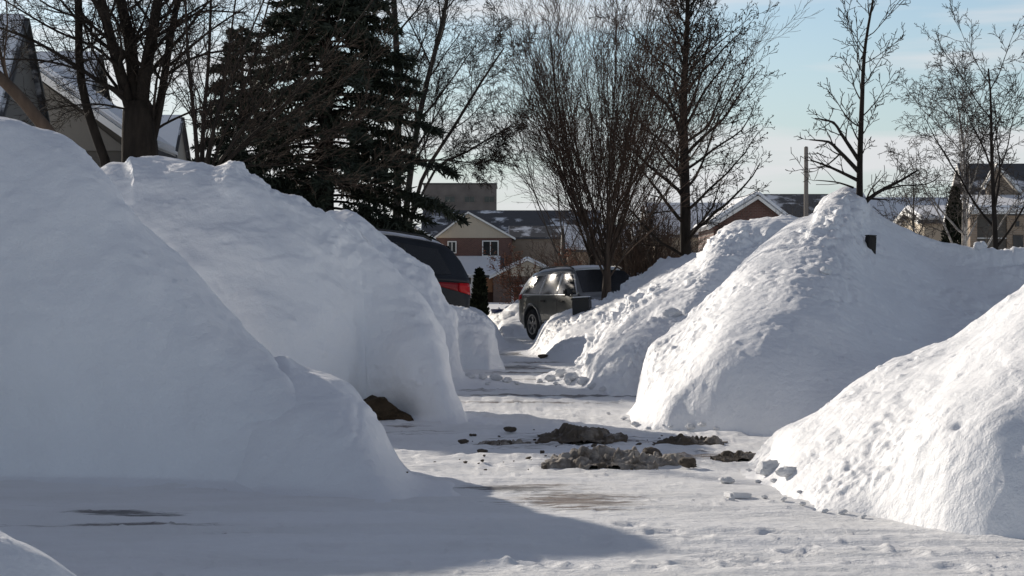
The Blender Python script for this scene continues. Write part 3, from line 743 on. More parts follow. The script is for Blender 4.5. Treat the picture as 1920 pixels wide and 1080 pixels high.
# shrubby stems right of the vase tree
S_SHRUB = dict(seg=[7, 6, 5, 4], wob=[.05, .08, .1, .1], up=[.04, .04, .03, .02], n=[9, 7, 4], t0=[.15, .12, .15], ang=[28, 32, 34], len=[.5, .5, .5], fall=[.4, .4, .3], rr=[.5, .55, .6], rmin=.0045, tip=.3)
def shrub(px, D, n, L, r, spread, seed, label, twig=TWIG_BROWN, bark=BARK_BROWN, name='bare_shrub', S=S_SHRUB, lean=0.0, z=None, cat='shrub'):
    b = Vector(((px - 960) / F * D, D, 0)); b.z = (top_z(b.x, b.y) - .1) if z is None else z
    g = Grow(S, seed); q = g.r
    for k in range(n):
        a = 6.283 * k / n + q.uniform(-.4, .4); sp = spread * q.uniform(.3, 1)
        g.branch([b.x + math.cos(a) * .12, b.y + math.sin(a) * .12, b.z], (math.cos(a) * sp + lean, math.sin(a) * sp * .6, 1), L * q.uniform(.75, 1.1), r * q.uniform(.7, 1.1), 0)
    return tree_obj(name, b, label, cat, g, bark, twig), g
shrub(1196, 56, 9, 3.4, .05, .35, 31, 'dense bare shrub with many upright stems between the vase tree and the dark trunk')
shrub(1245, 60, 7, 3.0, .05, .5, 37, 'bare shrub spreading low behind the dark knobby tree', TWIG_BROWN)
e_, g_ = shrub(1012, 62, 7, 2.0, .035, .8, 33, 'low shrub with rust coloured dry leaves above the roof of the grey car', name='leafy_shrub')
rng = random.Random(8)
lp = []
for l in g_.out[3] + g_.out[2]:
    for q in range(2):
        p = l[0][rng.randrange(1, len(l[0]))]; lp.append([c + rng.gauss(0, .03) for c in p])
blobs('leaves', lp[:2600], .012, .035, LEAF_RUST, e_, np.array(e_.location), rng, .5)

# young tree in the peak of the right bank
S_YOUNG = dict(seg=[16, 8, 6, 4], wob=[.02, .10, .14, .16], up=[.01, .07, .06, .05], n=[19, 7, 4], t0=[.30, .2, .2], ang=[66, 42, 42], angfall=[.25, 0, 0], len=[.24, .42, .42], fall=[.35, .4, .3], rr=[.34, .55, .6], rmin=.0036, tip=.14)
D = 23.0
b = P(1612, 400, D); b.z = top_z(b.x, b.y) - .2
g = Grow(S_YOUNG, 44)
pts = path([b, P(1612, 330, D), P(1616, 200, D), P(1622, 90, D), P(1640, -15, D)], 18)
rad = [.043 - .034 * i / 17 for i in range(18)]
g.add(0, pts, rad); g.spawn(pts, rad, 3.4, 0)
for pl, r in (([(1608, 338), (1560, 315), (1520, 300)], .022), ([(1610, 322), (1575, 285), (1550, 265), (1518, 262)], .026), ([(1610, 300), (1580, 255), (1560, 228), (1528, 222)], .024), ([(1575, 288), (1545, 312), (1500, 318)], .010)):
    q = path([P(x, y, D - .15 * k) for k, (x, y) in enumerate(pl)], 9)
    rr = [r * (1 - .75 * i / 8) for i in range(9)]
    g.add(1, q, rr); g.spawn(q, rr, .75, 1)
tree_obj('young_tree', b, 'slender young bare tree growing out of the highest right snow bank', 'tree', g, BARK_DARK, TWIG_DARK)
g = Grow(dict(S_YOUNG, up=[.01, .03, .02, .02]), 46)
D2 = 22.9
b2 = P(1614, 402, D2); b2.z = top_z(b2.x, b2.y) - .1
for pl, r in (([(1614, 402), (1622, 380), (1650, 358), (1690, 338), (1722, 318)], .030), ([(1640, 362), (1690, 348), (1735, 346), (1765, 328)], .012), ([(1600, 352), (1570, 342), (1530, 338)], .014)):
    q = path([P(x, y, D2 + .1 * k) for k, (x, y) in enumerate(pl)], 10)
    rr = [r * (1 - .7 * i / 9) for i in range(10)]
    g.add(0 if r > .02 else 1, q, rr); g.spawn(q, rr, 1.2, 1 if r > .02 else 2)
tree_obj('fallen_branch', b2, 'bent bare branch sticking sideways out of the snow beside the young tree', 'branch', g, BARK_DARK, TWIG_DARK)

# birch and its neighbours at the right
S_BIRCH = dict(seg=[12, 9, 7, 5, 4], wob=[.04, .09, .12, .13, .13], up=[.02, .05, -.01, -.05, -.05], n=[17, 9, 7, 5], t0=[.2, .2, .15, .15], ang=[42, 40, 42, 42], angfall=[.2, 0, 0, 0], len=[.55, .48, .45, .5], fall=[.5, .4, .4, .3], rr=[.5, .5, .5, .6], rmin=.0055, tip=.2)
def birch(px, D, H, r, seed, label, lean=(0, 0), S=S_BIRCH, bark=BARK_BIRCH, twig=TWIG_GREY, name='birch_tree'):
    b = Vector(((px - 960) / F * D, D, 0)); b.z = top_z(b.x, b.y) - .1
    g = Grow(S, seed); g.branch(list(b), (lean[0], lean[1], 1), H, r, 0)
    return tree_obj(name, b, label, 'tree', g, bark, twig)
birch(1806, 58, 6.3, .10, 51, 'birch with pale lower trunk and fine drooping twigs beside the dark cedar', (-.05, 0))
S_SPREAD = dict(S_BIRCH, up=[.02, .05, .03, .02, .02], n=[11, 7, 5, 4], t0=[.32, .2, .15, .15], ang=[38, 38, 38, 40], len=[.62, .45, .45, .5], rmin=.0045)
birch(1872, 40, 5.4, .075, 53, 'bare forked dark tree at the right edge in front of the brown house', (.02, 0), S_SPREAD, BARK_DARK, TWIG_DARK, 'bare_tree')
S_SMALL = dict(S_BIRCH, n=[12, 7, 5, 4], t0=[.25, .2, .15, .15], rmin=.006)
birch(1705, 78, 5.2, .08, 57, 'small thin grey tree behind the highest right bank, left of the birch', (0, 0), S_SMALL, BARK_GREY, TWIG_GREY, 'bare_tree')
shrub(1700, 66, 10, 2.6, .035, .7, 59, 'grey tangle of bare shrub behind the slope of the highest right bank', TWIG_GREY, BARK_GREY)
shrub(1655, 84, 8, 3.4, .04, .6, 60, 'bare brownish shrub far back right of the young tree', TWIG_BROWN, BARK_BROWN)
shrub(1535, 95, 8, 4.2, .05, .7, 61, 'distant bare shrub beside the utility pole', TWIG_GREY, BARK_GREY)
shrub(1450, 90, 8, 4.0, .05, .8, 63, 'distant bare shrub in front of the brick gable', TWIG_GREY, BARK_GREY)
shrub(1275, 75, 10, 2.6, .05, .9, 64, 'tangled bare shrub behind the trunk of the dark knobby tree', TWIG_GREY, BARK_DARK)

shrub(1160, 100, 11, 4.2, .05, .8, 65, 'distant dark thicket right of the vase-shaped tree', TWIG_DARK, BARK_DARK)
shrub(1225, 88, 11, 3.6, .05, .9, 66, 'distant dark thicket behind the foot of the knobby tree', TWIG_DARK, BARK_DARK)
shrub(1090, 92, 10, 3.4, .05, .8, 67, 'brown thicket behind the roof of the grey car', TWIG_BROWN, BARK_BROWN)
# big clump at the upper left
S_OLD = dict(seg=[10, 9, 7, 5, 4], wob=[.04, .08, .10, .12, .13], up=[.02, .03, .03, .01, .0], n=[13, 9, 7, 4], t0=[.12, .12, .1, .1], ang=[50, 44, 42, 42], len=[.50, .46, .45, .5], fall=[.35, .4, .4, .3], rr=[.36, .45, .5, .6], rmin=.0032, tip=.45)
D = 33.5
b = P(262, 330, D); b.z = -.1
g = Grow(S_OLD, 71)
def stem(g, pl, r0, r1, D, lev=0, n=None, L=3.0, t0=None, dd=.0, mult=1.0):
    q = path([P(x, y, D + dd * k) for k, (x, y) in enumerate(pl)], 13)
    k_ = D / 29.5 if D < 40 else 1.0
    r0, r1, L = r0 * k_, r1 * k_, L * k_
    rr = [r0 + (r1 - r0) * i / 12 for i in range(13)]
    g.add(lev, q, rr); g.spawn(q, rr, L, lev, t0, n, mult)
g.add(0, path([b, P(262, 300, D), P(260, 250, D), P(258, 190, D)], 8), [.32, .305, .295, .29, .28, .27, .25, .20])
stem(g, [(250, 225), (232, 160), (212, 90), (190, 0), (178, -70), (172, -130)], .092, .045, D, dd=-.1)
stem(g, [(255, 215), (250, 140), (242, 70), (226, 0), (220, -70), (222, -130)], .108, .05, D, dd=.1)
stem(g, [(264, 215), (272, 140), (286, 60), (296, 0), (308, -70), (320, -130)], .10, .045, D, dd=-.12)
stem(g, [(274, 300), (290, 240), (304, 170), (318, 80), (334, 0), (370, -140)], .075, .035, D, dd=.08)
for pl, r in (([(232, 175), (190, 155), (130, 115), (60, 75), (-20, 48), (-120, 40)], .040), ([(240, 195), (200, 160), (140, 128), (60, 112), (-40, 110)], .030), ([(236, 205), (180, 195), (120, 200), (60, 214)], .018), ([(225, 130), (180, 90), (110, 60), (40, 20), (-40, -30)], .028), ([(285, 100), (330, 50), (390, 20), (460, 25)], .03), ([(300, 150), (360, 110), (430, 95), (500, 100)], .026), ([(212, 80), (160, 40), (90, 10), (20, -40)], .026), ([(320, 60), (380, -20), (440, -80)], .03)):
    stem(g, pl, r, r * .3, D - .3, 1, 15, 1.7, .1)
def thin_top(g, zmax, keep, seed=3):
    r_ = random.Random(seed)
    gone = set()
    for lv in sorted(g.out):                                        # a branch goes with everything that grows on it
        keep_ = []
        for l in g.out[lv]:
            if g.par.get(id(l[0])) in gone or (lv and max(p[2] for p in l[0]) > zmax and r_.random() > keep): gone.add(id(l[0]))
            else: keep_.append(l)
        g.out[lv] = keep_
thin_top(g, 6.3, .6)
tree_obj('bare_tree', b, 'big bare tree with a thick trunk splitting into several stems at upper left', 'tree', g, BARK_DARK, TWIG_DARK)
D = 33.5
g = Grow(S_OLD, 73); b = P(200, 330, D); b.z = -.1
stem(g, [(215, 520), (200, 320), (178, 250), (160, 190), (148, 110), (147, 0), (143, -140), (150, -260)], .074, .045, D, n=8, t0=.55)
stem(g, [(180, 12), (172, 60), (171, 110)], .012, .008, D, 1, 4, .8)
thin_top(g, 5.8, .35)
tree_obj('bare_tree', b, 'single dark curved tree stem left of the thick split trunk', 'tree', g, BARK_DARK, TWIG_DARK)
D = 24.0
g = Grow(S_OLD, 75); b = P(110, 480, D); b.z = -.1
stem(g, [(180, 640), (105, 270), (70, 222), (20, 165), (-60, 95), (-160, 20)], .10, .07, D, n=6, t0=.6)
stem(g, [(22, 168), (8, 110), (14, 40), (4, -60)], .016, .008, D, 1, 7, 1.2)
tree_obj('bare_tree', b, 'slanting brown tree trunk leaning out at the left edge above the near bank', 'tree', g, BARK_BROWN, TWIG_DARK)

TWIG_FAN = m_plain('twig_dark_brown', (0.046, 0.034, 0.027), (0.085, 0.061, 0.048), 5, 0.85)
S_FAN = dict(seg=[12, 8, 6, 4], wob=[.03, .10, .13, .14], up=[.02, .05, .03, .0], n=[14, 7, 4], t0=[.18, .1, .1], ang=[27, 30, 34], len=[.40, .42, .45], fall=[.35, .4, .3], rr=[.42, .5, .6], rmin=.0027, tip=.4)
D = 32.0
g = Grow(S_FAN, 77); b = P(395, 330, D); b.z = .2
k = 0
for pl, r in (([(372, 330), (365, 230), (352, 100), (345, -80)], .048), ([(378, 330), (382, 220), (392, 100), (398, -100)], .05), ([(386, 330), (402, 240), (425, 120), (452, -80)], .035), ([(392, 330), (420, 250), (462, 150), (505, 0), (530, -120)], .030), ([(396, 330), (440, 262), (500, 170), (560, 60), (600, -80)], .030), ([(400, 330), (450, 275), (530, 200), (620, 100), (700, 0), (760, -100)], .032), ([(402, 330), (470, 262), (560, 205), (660, 140), (745, 60)], .026), ([(404, 330), (480, 292), (570, 262), (650, 235), (720, 215)], .020), ([(398, 330), (446, 282), (540, 165), (600, 120), (660, -40)], .026), ([(380, 330), (412, 200), (470, 60), (520, -60)], .03), ([(404, 325), (470, 310), (560, 310), (650, 335), (730, 310)], .013)):
    k += 1
    stem(g, pl, r * .78, r * .26, D + .25 * ((k * 7) % 5 - 2), 0, 16, 2.4, .15)
thin_top(g, 5.2, .6)
tree_obj('bare_shrub', b, 'large fan of brown bare stems leaning right out of the middle left bank', 'shrub', g, BARK_DARK, TWIG_FAN)

# fine-branched tree behind the spruce
S_WILLOW = dict(seg=[12, 10, 8, 6, 4], wob=[.04, .07, .09, .10, .12], up=[.02, .05, -.01, -.035, -.02], n=[18, 11, 7, 5], t0=[.2, .12, .1, .1], ang=[42, 36, 36, 38], angfall=[.2, 0, 0, 0], len=[.62, .50, .45, .5], fall=[.35, .35, .35, .3], rr=[.42, .5, .5, .6], rmin=.0046, tip=.25)
D = 57.0
b = P(758, 470, D); b.z = -.1
g = Grow(S_WILLOW, 83)
stem(g, [(742, 560), (744, 420), (746, 240), (742, 60), (730, -120)], .14, .06, D, n=15, L=5.2, t0=.3)
stem(g, [(752, 520), (765, 360), (790, 200), (825, 60), (850, -60)], .10, .045, D - .5, n=14, L=4.6, t0=.3)
stem(g, [(757, 480), (790, 340), (850, 240), (905, 150), (945, 90)], .065, .02, D + .6, n=13, L=3.2, t0=.25)
stem(g, [(765, 430), (815, 320), (875, 285), (925, 255), (955, 240)], .04, .015, D - .8, n=11, L=2.4, t0=.2)
stem(g, [(780, 300), (835, 300), (890, 306), (925, 300)], .025, .010, D - .8, n=9, L=1.8, t0=.2)
tree_obj('bare_tree', b, 'bare grey tree with fine arching branches right of the spruce', 'tree', g, BARK_GREY, TWIG_DARK)

# spruces
def spruce(px, D, H, rad_base, seed, label, dens=1.0, zlow=0.6, mat=NEEDLE, name='spruce_tree'):
    rng = random.Random(seed)
    b = Vector(((px - 960) / F * D, D, -.1))
    e = empty(name, b, label, 'tree')
    tubes('trunk', [([[0, 0, 0], [0, 0, H * .5], [0.05, 0, H]], [H * .022, H * .014, .01])], 8, BARK_DARK, e)
    limbs, V = [], []
    nb = int(150 * dens)
    az = 0.0
    for k in range(nb):
        t = ((k + rng.random()) / nb) ** 0.9
        z = zlow + (H - zlow) * t
        L = rad_base * (1 - t) ** .72 * rng.uniform(.62, 1.12) + .15
        az += 2.399 + rng.gauss(0, .3)
        ca, sa = math.cos(az), math.sin(az)
        slope = rng.uniform(-.10, .22) + .35 * t
        pts, n = [], 9
        for i in range(n):
            s = i / (n - 1)
            pts.append([ca * L * s, sa * L * s, z + L * (slope * s - .42 * s * s + .22 * max(0, s - .65) ** 1.0)])
        limbs.append((pts, [max(.008, .035 * (1 - s / n)) for s in range(n)]))
        m = int((10 + 26 * L) * 1.0)
        for j in range(m):
            s = rng.uniform(.12, 1.0) ** .75; x = s * (n - 1); i = min(int(x), n - 2); u = x - i
            p = np.array(pts[i]) * (1 - u) + np.array(pts[i + 1]) * u
            side = 1 if j % 2 else -1
            tl = (.22 + .42 * (1 - s)) * min(1, L * .5 + .2) * rng.uniform(.6, 1.2)
            # side twig direction: outward and to the side, hanging a little
            td = np.array([ca * .75 - sa * side * .8, sa * .75 + ca * side * .8, rng.uniform(-.75, .1)]); td /= np.linalg.norm(td)
            for q in range(6):
                c = p + td * tl * (q / 6)
                nd = td * .7 + np.array([rng.gauss(0, .55), rng.gauss(0, .55), rng.gauss(-.1, .5)]); nd /= np.linalg.norm(nd)
                wv = np.cross(nd, [rng.gauss(0, 1), rng.gauss(0, 1), rng.gauss(0, 1)]); wv /= np.linalg.norm(wv) + 1e-9
                ln = rng.uniform(.12, .24); w = rng.uniform(.018, .036)
                V += [c - wv * w, c + wv * w, c + nd * ln + wv * w * .3, c + nd * ln - wv * w * .3]
    tubes('limbs', limbs, 4, BARK_DARK, e)
    V = np.array(V); me = mesh_np('crown', V, np.arange(len(V)).reshape(-1, 4))
    link('crown', me, mat, e)
    return e
spruce(612, 50, 10.4, 3.35, 91, 'large dark green spruce with drooping boughs above the middle left bank', 1.25, 2.3)
spruce(452, 60, 8.6, 2.7, 93, 'second spruce half hidden behind the fan of bare stems', .75)

# cedars
def cedar(px, D, H, rad, seed, label, sx=1.0):
    rng = random.Random(seed)
    b = Vector(((px - 960) / F * D, D, 0)); b.z = top_z(b.x, b.y) - .1
    e = empty('cedar_tree', b, label, 'tree')
    tubes('trunk', [([[0, 0, 0], [.01, 0, H * .5], [0, 0, H * .93]], [.07, .045, .01])], 7, BARK_DARK, e)
    V = []
    for k in range(5200):
        t = rng.random() ** .85; a = rng.uniform(0, 6.283)
        prof = rad * (math.sin(min(1, t * 3.2 + .25) * 1.571)) * (1 - t) ** .55 * (1 + .16 * math.sin(a * 3 + t * 9) + .1 * math.sin(t * 31))
        r_ = prof * rng.uniform(.55, 1.08)
        p = np.array([math.cos(a) * r_ * sx, math.sin(a) * r_, t * H])
        nd = np.array([math.cos(a) * .5, math.sin(a) * .5, 1]) + np.array([rng.gauss(0, .35) for _ in range(3)]); nd /= np.linalg.norm(nd)
        wv = np.cross(nd, [rng.gauss(0, 1) for _ in range(3)]); wv /= np.linalg.norm(wv) + 1e-9
        ln, w = rng.uniform(.07, .16), rng.uniform(.015, .035)
        V += [p - wv * w, p + wv * w, p + nd * ln + wv * w * .4, p + nd * ln - wv * w * .4]
    V = np.array(V); link('crown', mesh_np('crown', V, np.arange(len(V)).reshape(-1, 4)), CEDAR, e)
cedar(1790, 64, 4.25, .52, 95, 'dark columnar cedar beside the pale birch trunk at right')
cedar(899, 58, 1.75, .26, 97, 'narrow dark cedar between the tail light and the garage wall', 1.0)

# ------------------------------------------------------------------ houses
def house(name, label, cat, x0, x1, y0, y1, ze, zr, axis, wall, roof=SHINGLE, snow=0.22, over=0.35, gable=None, gz=None, fascia=TRIM, group=None, snowside=(1, 1), xr=None, fd=-.02, th=.16):
    """gable house; axis = direction of the ridge; returns its Empty and its origin"""
    cx, cy = (x0 + x1) / 2, (y0 + y1) / 2
    e = empty(name, (cx, cy, 0), label, cat, group)
    hx, hy = (x1 - x0) / 2, (y1 - y0) / 2
    xr = 0 if xr is None else xr
    if axis == 'x':
        prof = [(-hx, -hy, -.3), (-hx, hy, -.3), (-hx, hy, ze), (-hx, 0, zr), (-hx, -hy, ze)]
        MB().prism(prof, (2 * hx, 0, 0)).build('wall', wall, e)
        run = hy
    else:
        prof = [(-hx, -hy, -.3), (hx, -hy, -.3), (hx, -hy, ze), (xr, -hy, zr), (-hx, -hy, ze)]
        MB().prism(prof, (0, 2 * hy, 0)).build('wall', wall, e)
    side_out = 1 if cx < 0 else -1                                 # the gable end turned to the lane
    for k, s in enumerate((-1, 1)):
        a = (s * hx - xr if axis == 'y' else s * hy)
        sl = (ze - zr) / abs(a)
        o = over * (1 if a > 0 else -1)
        def cs(t0, t1):                                            # a slab of the slope between heights t0 and t1 above the roof line
            return [(s * .002, zr + t0), (a + o, zr + t0 + sl * (abs(a) + over)), (a + o, zr + t1 + sl * (abs(a) + over)), (s * .002, zr + t1)]
        def ext(pts, ov):
            if axis == 'x': return MB().prism([(-hx - ov, u, z) for u, z in pts], (2 * hx + 2 * ov, 0, 0))
            return MB().prism([(xr + u, -hy - ov, z) for u, z in pts], (0, 2 * hy + 2 * ov, 0))
        rp = ext(cs(0.015, th), over).build('roof_slope', roof, e)
        if snow and snowside[k]: ext(cs(th + .003, th + .003 + snow), over - .05).build('snow_cover', ROOFSNOW, rp, bevel=.07)
        # barge board on the gable end
        if axis == 'x': m_ = MB().prism([(side_out * (hx + over + .003), u, z) for u, z in cs(fd, th - .005)], (side_out * .04, 0, 0))
        else: m_ = MB().prism([(xr + u, -(hy + over + .003), z) for u, z in cs(fd, th - .005)], (0, -.04, 0))
        m_.build('barge_board', fascia, e)
    if gable:
        z0 = ze if gz is None else gz
        if axis == 'y':
            f = (zr - z0) / (zr - ze)
            xa, xb = xr + (-hx - xr) * min(1, f), xr + (hx - xr) * min(1, f)
            MB().prism([(xa + .05, -hy - .004, z0), (xb - .05, -hy - .004, z0), (xr, -hy - .004, zr - .05)], (0, -.05, 0)).build('gable', gable, e)
    return e
def window(e, x0, x1, z0, z1, y, mull=1, mat=TRIM, fw=.09):
    """a window in a wall that faces the camera; x, y, z in the house's own frame"""
    m = MB()
    m.box(x0, x1, y - .09, y, z1 - fw, z1).box(x0, x1, y - .09, y, z0, z0 + fw)
    m.box(x0, x0 + fw, y - .09, y, z0 + fw, z1 - fw).box(x1 - fw, x1, y - .09, y, z0 + fw, z1 - fw)
    w = x1 - x0
    for k in range(mull):
        c = x0 + w * (k + 1) / (mull + 1)
        m.box(c - fw * .35, c + fw * .35, y - .07, y, z0 + fw, z1 - fw)
    f = m.build('window', mat, e)
    MB().box(x0 + fw * .8, x1 - fw * .8, y - .03, y - .004, z0 + fw * .8, z1 - fw * .8).build('pane', PANE, f)
    return f

# left row
h = house('row_house', 'grey sided house with a steep snowy roof at the left edge', 'house', -18, -10.0, 40.0, 47.0, 3.1, 6.64, 'x', SIDING_GREY, fascia=TRIM_DARK, over=.12, th=.07, snow=.10)
h = house('row_house', 'second house from the left edge, its snowy roof ending in a grey gable', 'house', -19, -11.05, 53.6, 60.0, 4.1, 7.35, 'x', SIDING_GREY, fascia=TRIM_DARK, over=.12, th=.07, snow=.10)
MB().box(4.0, 4.04, -1.2, -.3, 4.6, 5.6).build('vent', TRIM_DARK, h)
h = house('garage', 'low snow roofed garage wing between the split tree trunk and the left houses', 'garage', -13.4, -8.75, 49.0, 53.4, 4.55, 6.2, 'y', SIDING_DARK, gable=SIDING_GREY, gz=4.35, fascia=TRIM)
MB().box(-1.9, 1.9, -2.24, -2.205, 0, 2.6).build('garage_door', TRIM, h)
MB().box(-2.3, 2.3, -2.9, -2.205, 3.55, 3.85).build('door_canopy', ROOFSNOW, h, bevel=.08)
h = house('row_house', 'third left house farther back, its snowy roof showing between tree stems', 'house', -20, -11.6, 71, 78, 4.0, 7.1, 'x', SIDING_GREY, fascia=TRIM_DARK, over=.12, th=.07, snow=.10)
m = MB()
for k in range(14): m.box(-1.2 + k * .16, -1.07 + k * .16, -.02, .02, 0, 2.9)
fe = empty('wooden_fence', (-8.6, 44, 0), 'plank fence behind the crest of the middle left bank', 'fence')
m.build('planks', WOOD, fe); 
for z_ in (.6, 2.2): MB().box(-1.25, 1.1, .023, .08, z_, z_ + .12).build('rail', WOOD, fe)

# middle house
Dm = 180.0
def X_(px, D): return (px - 960) / F * D
def Z_(py, D): return CAM_H + (540 - py) / F * D
h = house('brick_house', 'brick house with a cream gable and white window in the middle distance', 'house', X_(817, Dm), X_(960, Dm), Dm, Dm + 9, Z_(446, Dm), Z_(400, Dm), 'y', BRICK_RED, gable=SIDING_CREAM, snow=0, xr=X_(878, Dm) - (X_(817, Dm) + X_(960, Dm)) / 2, over=.3, fascia=TRIM)
ox, oy = h.location.x, 4.5
window(h, X_(904, Dm) - ox, X_(935, Dm) - ox, Z_(481, Dm), Z_(451, Dm), -oy - .003)
window(h, X_(839, Dm) - ox, X_(856, Dm) - ox, Z_(475, Dm), Z_(452, Dm), -oy - .003)
# porch roof
m = MB().prism([(X_(822, Dm) - ox, -oy - .01, Z_(482, Dm)), (X_(822, Dm) - ox, -oy - 2.6, Z_(516, Dm)), (X_(822, Dm) - ox, -oy - 2.6, Z_(521, Dm)), (X_(822, Dm) - ox, -oy - .01, Z_(490, Dm))], (X_(946, Dm) - X_(822, Dm), 0, 0))
pr = m.build('porch_roof', SHINGLE, h)
MB().prism([(X_(825, Dm) - ox, -oy - .02, Z_(480, Dm)), (X_(825, Dm) - ox, -oy - 2.65, Z_(514, Dm)), (X_(825, Dm) - ox, -oy - 2.65, Z_(516.5, Dm) + .02), (X_(825, Dm) - ox, -oy - .02, Z_(482, Dm) + .01)], (X_(938, Dm) - X_(825, Dm), 0, 0)).build('snow_cover', ROOFSNOW, pr)
MB().box(X_(884, Dm) - ox, X_(890, Dm) - ox, -oy - 2.3, -oy - 2.0, 0, Z_(521, Dm)).build('porch_post', TRIM, h)
MB().box(X_(903, Dm) - ox, X_(924, Dm) - ox, -oy - 2.5, -oy - 2.35, Z_(548, Dm), Z_(518, Dm)).build('porch_board', BOARD, h)
MB().box(X_(845, Dm) - ox, X_(900, Dm) - ox, -oy - .06, -oy - .005, 0, Z_(524, Dm)).build('door', TRIM_DARK, h)
g2 = house('garage', 'brown brick garage with a red door behind the grey car', 'garage', X_(925, 176), X_(1052, 176), 176, 184.5, Z_(519, 176), Z_(488, 176), 'y', BRICK_BROWN, gable=SIDING_CREAM, gz=Z_(518, 176), snow=.18, over=.35)
gx = g2.location.x
dr = MB().box(X_(963, 176) - gx, X_(1030, 176) - gx, -4.33, -4.255, 0, Z_(538, 176)).build('garage_door', DOOR_RED, g2)
m = MB()
for z in (.55, 1.05): m.box(X_(965, 176) - gx, X_(1028, 176) - gx, -4.345, -4.332, z, z + .03)
m.build('panel_line', TRIM_DARK, dr)
xa, xb, zt = X_(959, 176) - gx, X_(1034, 176) - gx, Z_(533, 176)
MB().box(xa, xa + .2, -4.36, -4.255, 0, zt).box(xb - .2, xb, -4.36, -4.255, 0, zt).box(xa + .2, xb - .2, -4.36, -4.255, zt - .2, zt).build('door_frame', TRIM, g2)
house('brick_house', 'long dark roof with patches of snow rising behind the brick house', 'house', X_(800, 196), X_(1120, 196), 192, 204, Z_(452, 196), Z_(396, 196), 'x', BRICK_TAN, snow=0, over=.4)
house('house', 'small pale gable peeping out left of the brick house', 'house', X_(752, 170), X_(806, 170), 170, 178, Z_(446, 170), Z_(428, 170), 'y', SIDING_CREAM, snow=.1, over=.25)
house('house', 'tan brick house half hidden behind the rust leaved shrub', 'house', X_(960, 186), X_(1075, 186), 186.5, 191.5, Z_(446, 186), Z_(425, 186), 'x', BRICK_TAN, snow=0, over=.25)
# apartment block
Da = 350
e = empty('apartment_block', (X_(862, Da), Da + 8, 0), 'flat topped grey apartment block above the roofs in the middle', 'apartment block')
hw = (X_(930, Da) - X_(794, Da)) / 2
MB().box(-hw, hw, -8, 8, -.3, Z_(346, Da)).build('wall', CONCRETE, e)
MB().box(-hw - .15, hw + .15, -8.15, 8.15, Z_(346, Da) + .004, Z_(343, Da)).build('roof', TRIM_DARK, e)
for r_ in range(5):
    for c in range(4):
        x = -hw + 1.1 + c * (2 * hw - 2.2) / 3; z = 3.2 + r_ * 3.0
        window(e, x - .9, x + .9, z, z + 1.1, -8.003, 1, CONCRETE, .1)
# right of the middle
Db = 110
h = house('brick_house', 'red brick gable edged with snow behind the right bank', 'house', X_(1338, Db), X_(1486, Db), Db, Db + 9, Z_(424, Db), Z_(373, Db), 'y', BRICK_RED, snow=.28, over=.3, xr=X_(1420, Db) - (X_(1338, Db) + X_(1486, Db)) / 2)
house('house', 'grey shingled roof dusted with snow right of the red brick gable', 'house', X_(1430, 121), X_(1575, 121), 120, 128, Z_(420, 121), Z_(366, 122), 'x', BRICK_TAN, snow=0, over=.4)
house('house', 'snow covered roof over a cream wall left of the red brick gable', 'house', X_(1225, 128), X_(1400, 128), 127, 136, Z_(442, 128), Z_(386, 128), 'x', SIDING_CREAM, snow=.2, over=.4)
house('house', 'pale house almost hidden by twigs behind the vase-shaped tree', 'house', X_(1065, 150), X_(1200, 150), 150, 158, Z_(470, 150), Z_(428, 154), 'x', BRICK_TAN, snow=.12, over=.3)
house('house', 'brown house almost hidden by twigs behind the dark knobby tree', 'house', X_(1195, 145), X_(1340, 145), 144, 152, Z_(462, 145), Z_(424, 148), 'x', BRICK_BROWN, snow=.15, over=.3)
# far right
house('row_house', 'long low snow patched roof between the young tree and the dark cedar', 'house', X_(1625, 140), X_(1792, 140), 138, 148, Z_(440, 138), Z_(378, 143), 'x', SIDING_GREY, snow=.15, over=.4, snowside=(1, 0))
house('house', 'dark roofed house far back beyond the utility pole', 'house', X_(1560, 170), X_(1690, 170), 170, 178, Z_(440, 170), Z_(374, 174), 'x', BRICK_BROWN, snow=0, over=.4)
Dr = 80
h = house('brick_house', 'brown brick house with a snowy porch roof at the right edge', 'house', X_(1872, Dr), X_(2040, Dr), Dr + 3.2, Dr + 8, Z_(396, Dr), Z_(314, Dr + 5.6), 'x', BRICK_BROWN, snow=0, over=.35)
hx, hy = h.location.x, 2.4
# gable dormer
D3 = Dr + 3
gb = MB().prism([(X_(1852, D3) - hx, -hy - .25, Z_(392, D3)), (X_(1914, D3) - hx, -hy - .25, Z_(376, D3)), (X_(1908, D3) - hx, -hy - .25, Z_(366, D3)), (X_(1868, D3) - hx, -hy - .25, Z_(318, D3)), (X_(1850, D3) - hx, -hy - .25, Z_(345, D3))], (0, .247, 0)).build('gable', BRICK_TAN, h)
MB().prism([(X_(1866, D3) - hx, -hy - .5, Z_(312, D3)), (X_(1916, D3) - hx, -hy - .5, Z_(370, D3)), (X_(1920, D3) - hx, -hy - .5, Z_(366, D3)), (X_(1868, D3) - hx, -hy - .5, Z_(307, D3))], (0, .6, 0)).prism([(X_(1866, D3) - hx, -hy - .5, Z_(312, D3) ), (X_(1868, D3) - hx - .03, -hy - .5, Z_(307, D3)), (X_(1842, D3) - hx, -hy - .5, Z_(350, D3)), (X_(1844, D3) - hx, -hy - .5, Z_(355, D3))], (0, .6, 0)).build('barge_board', TRIM, gb)
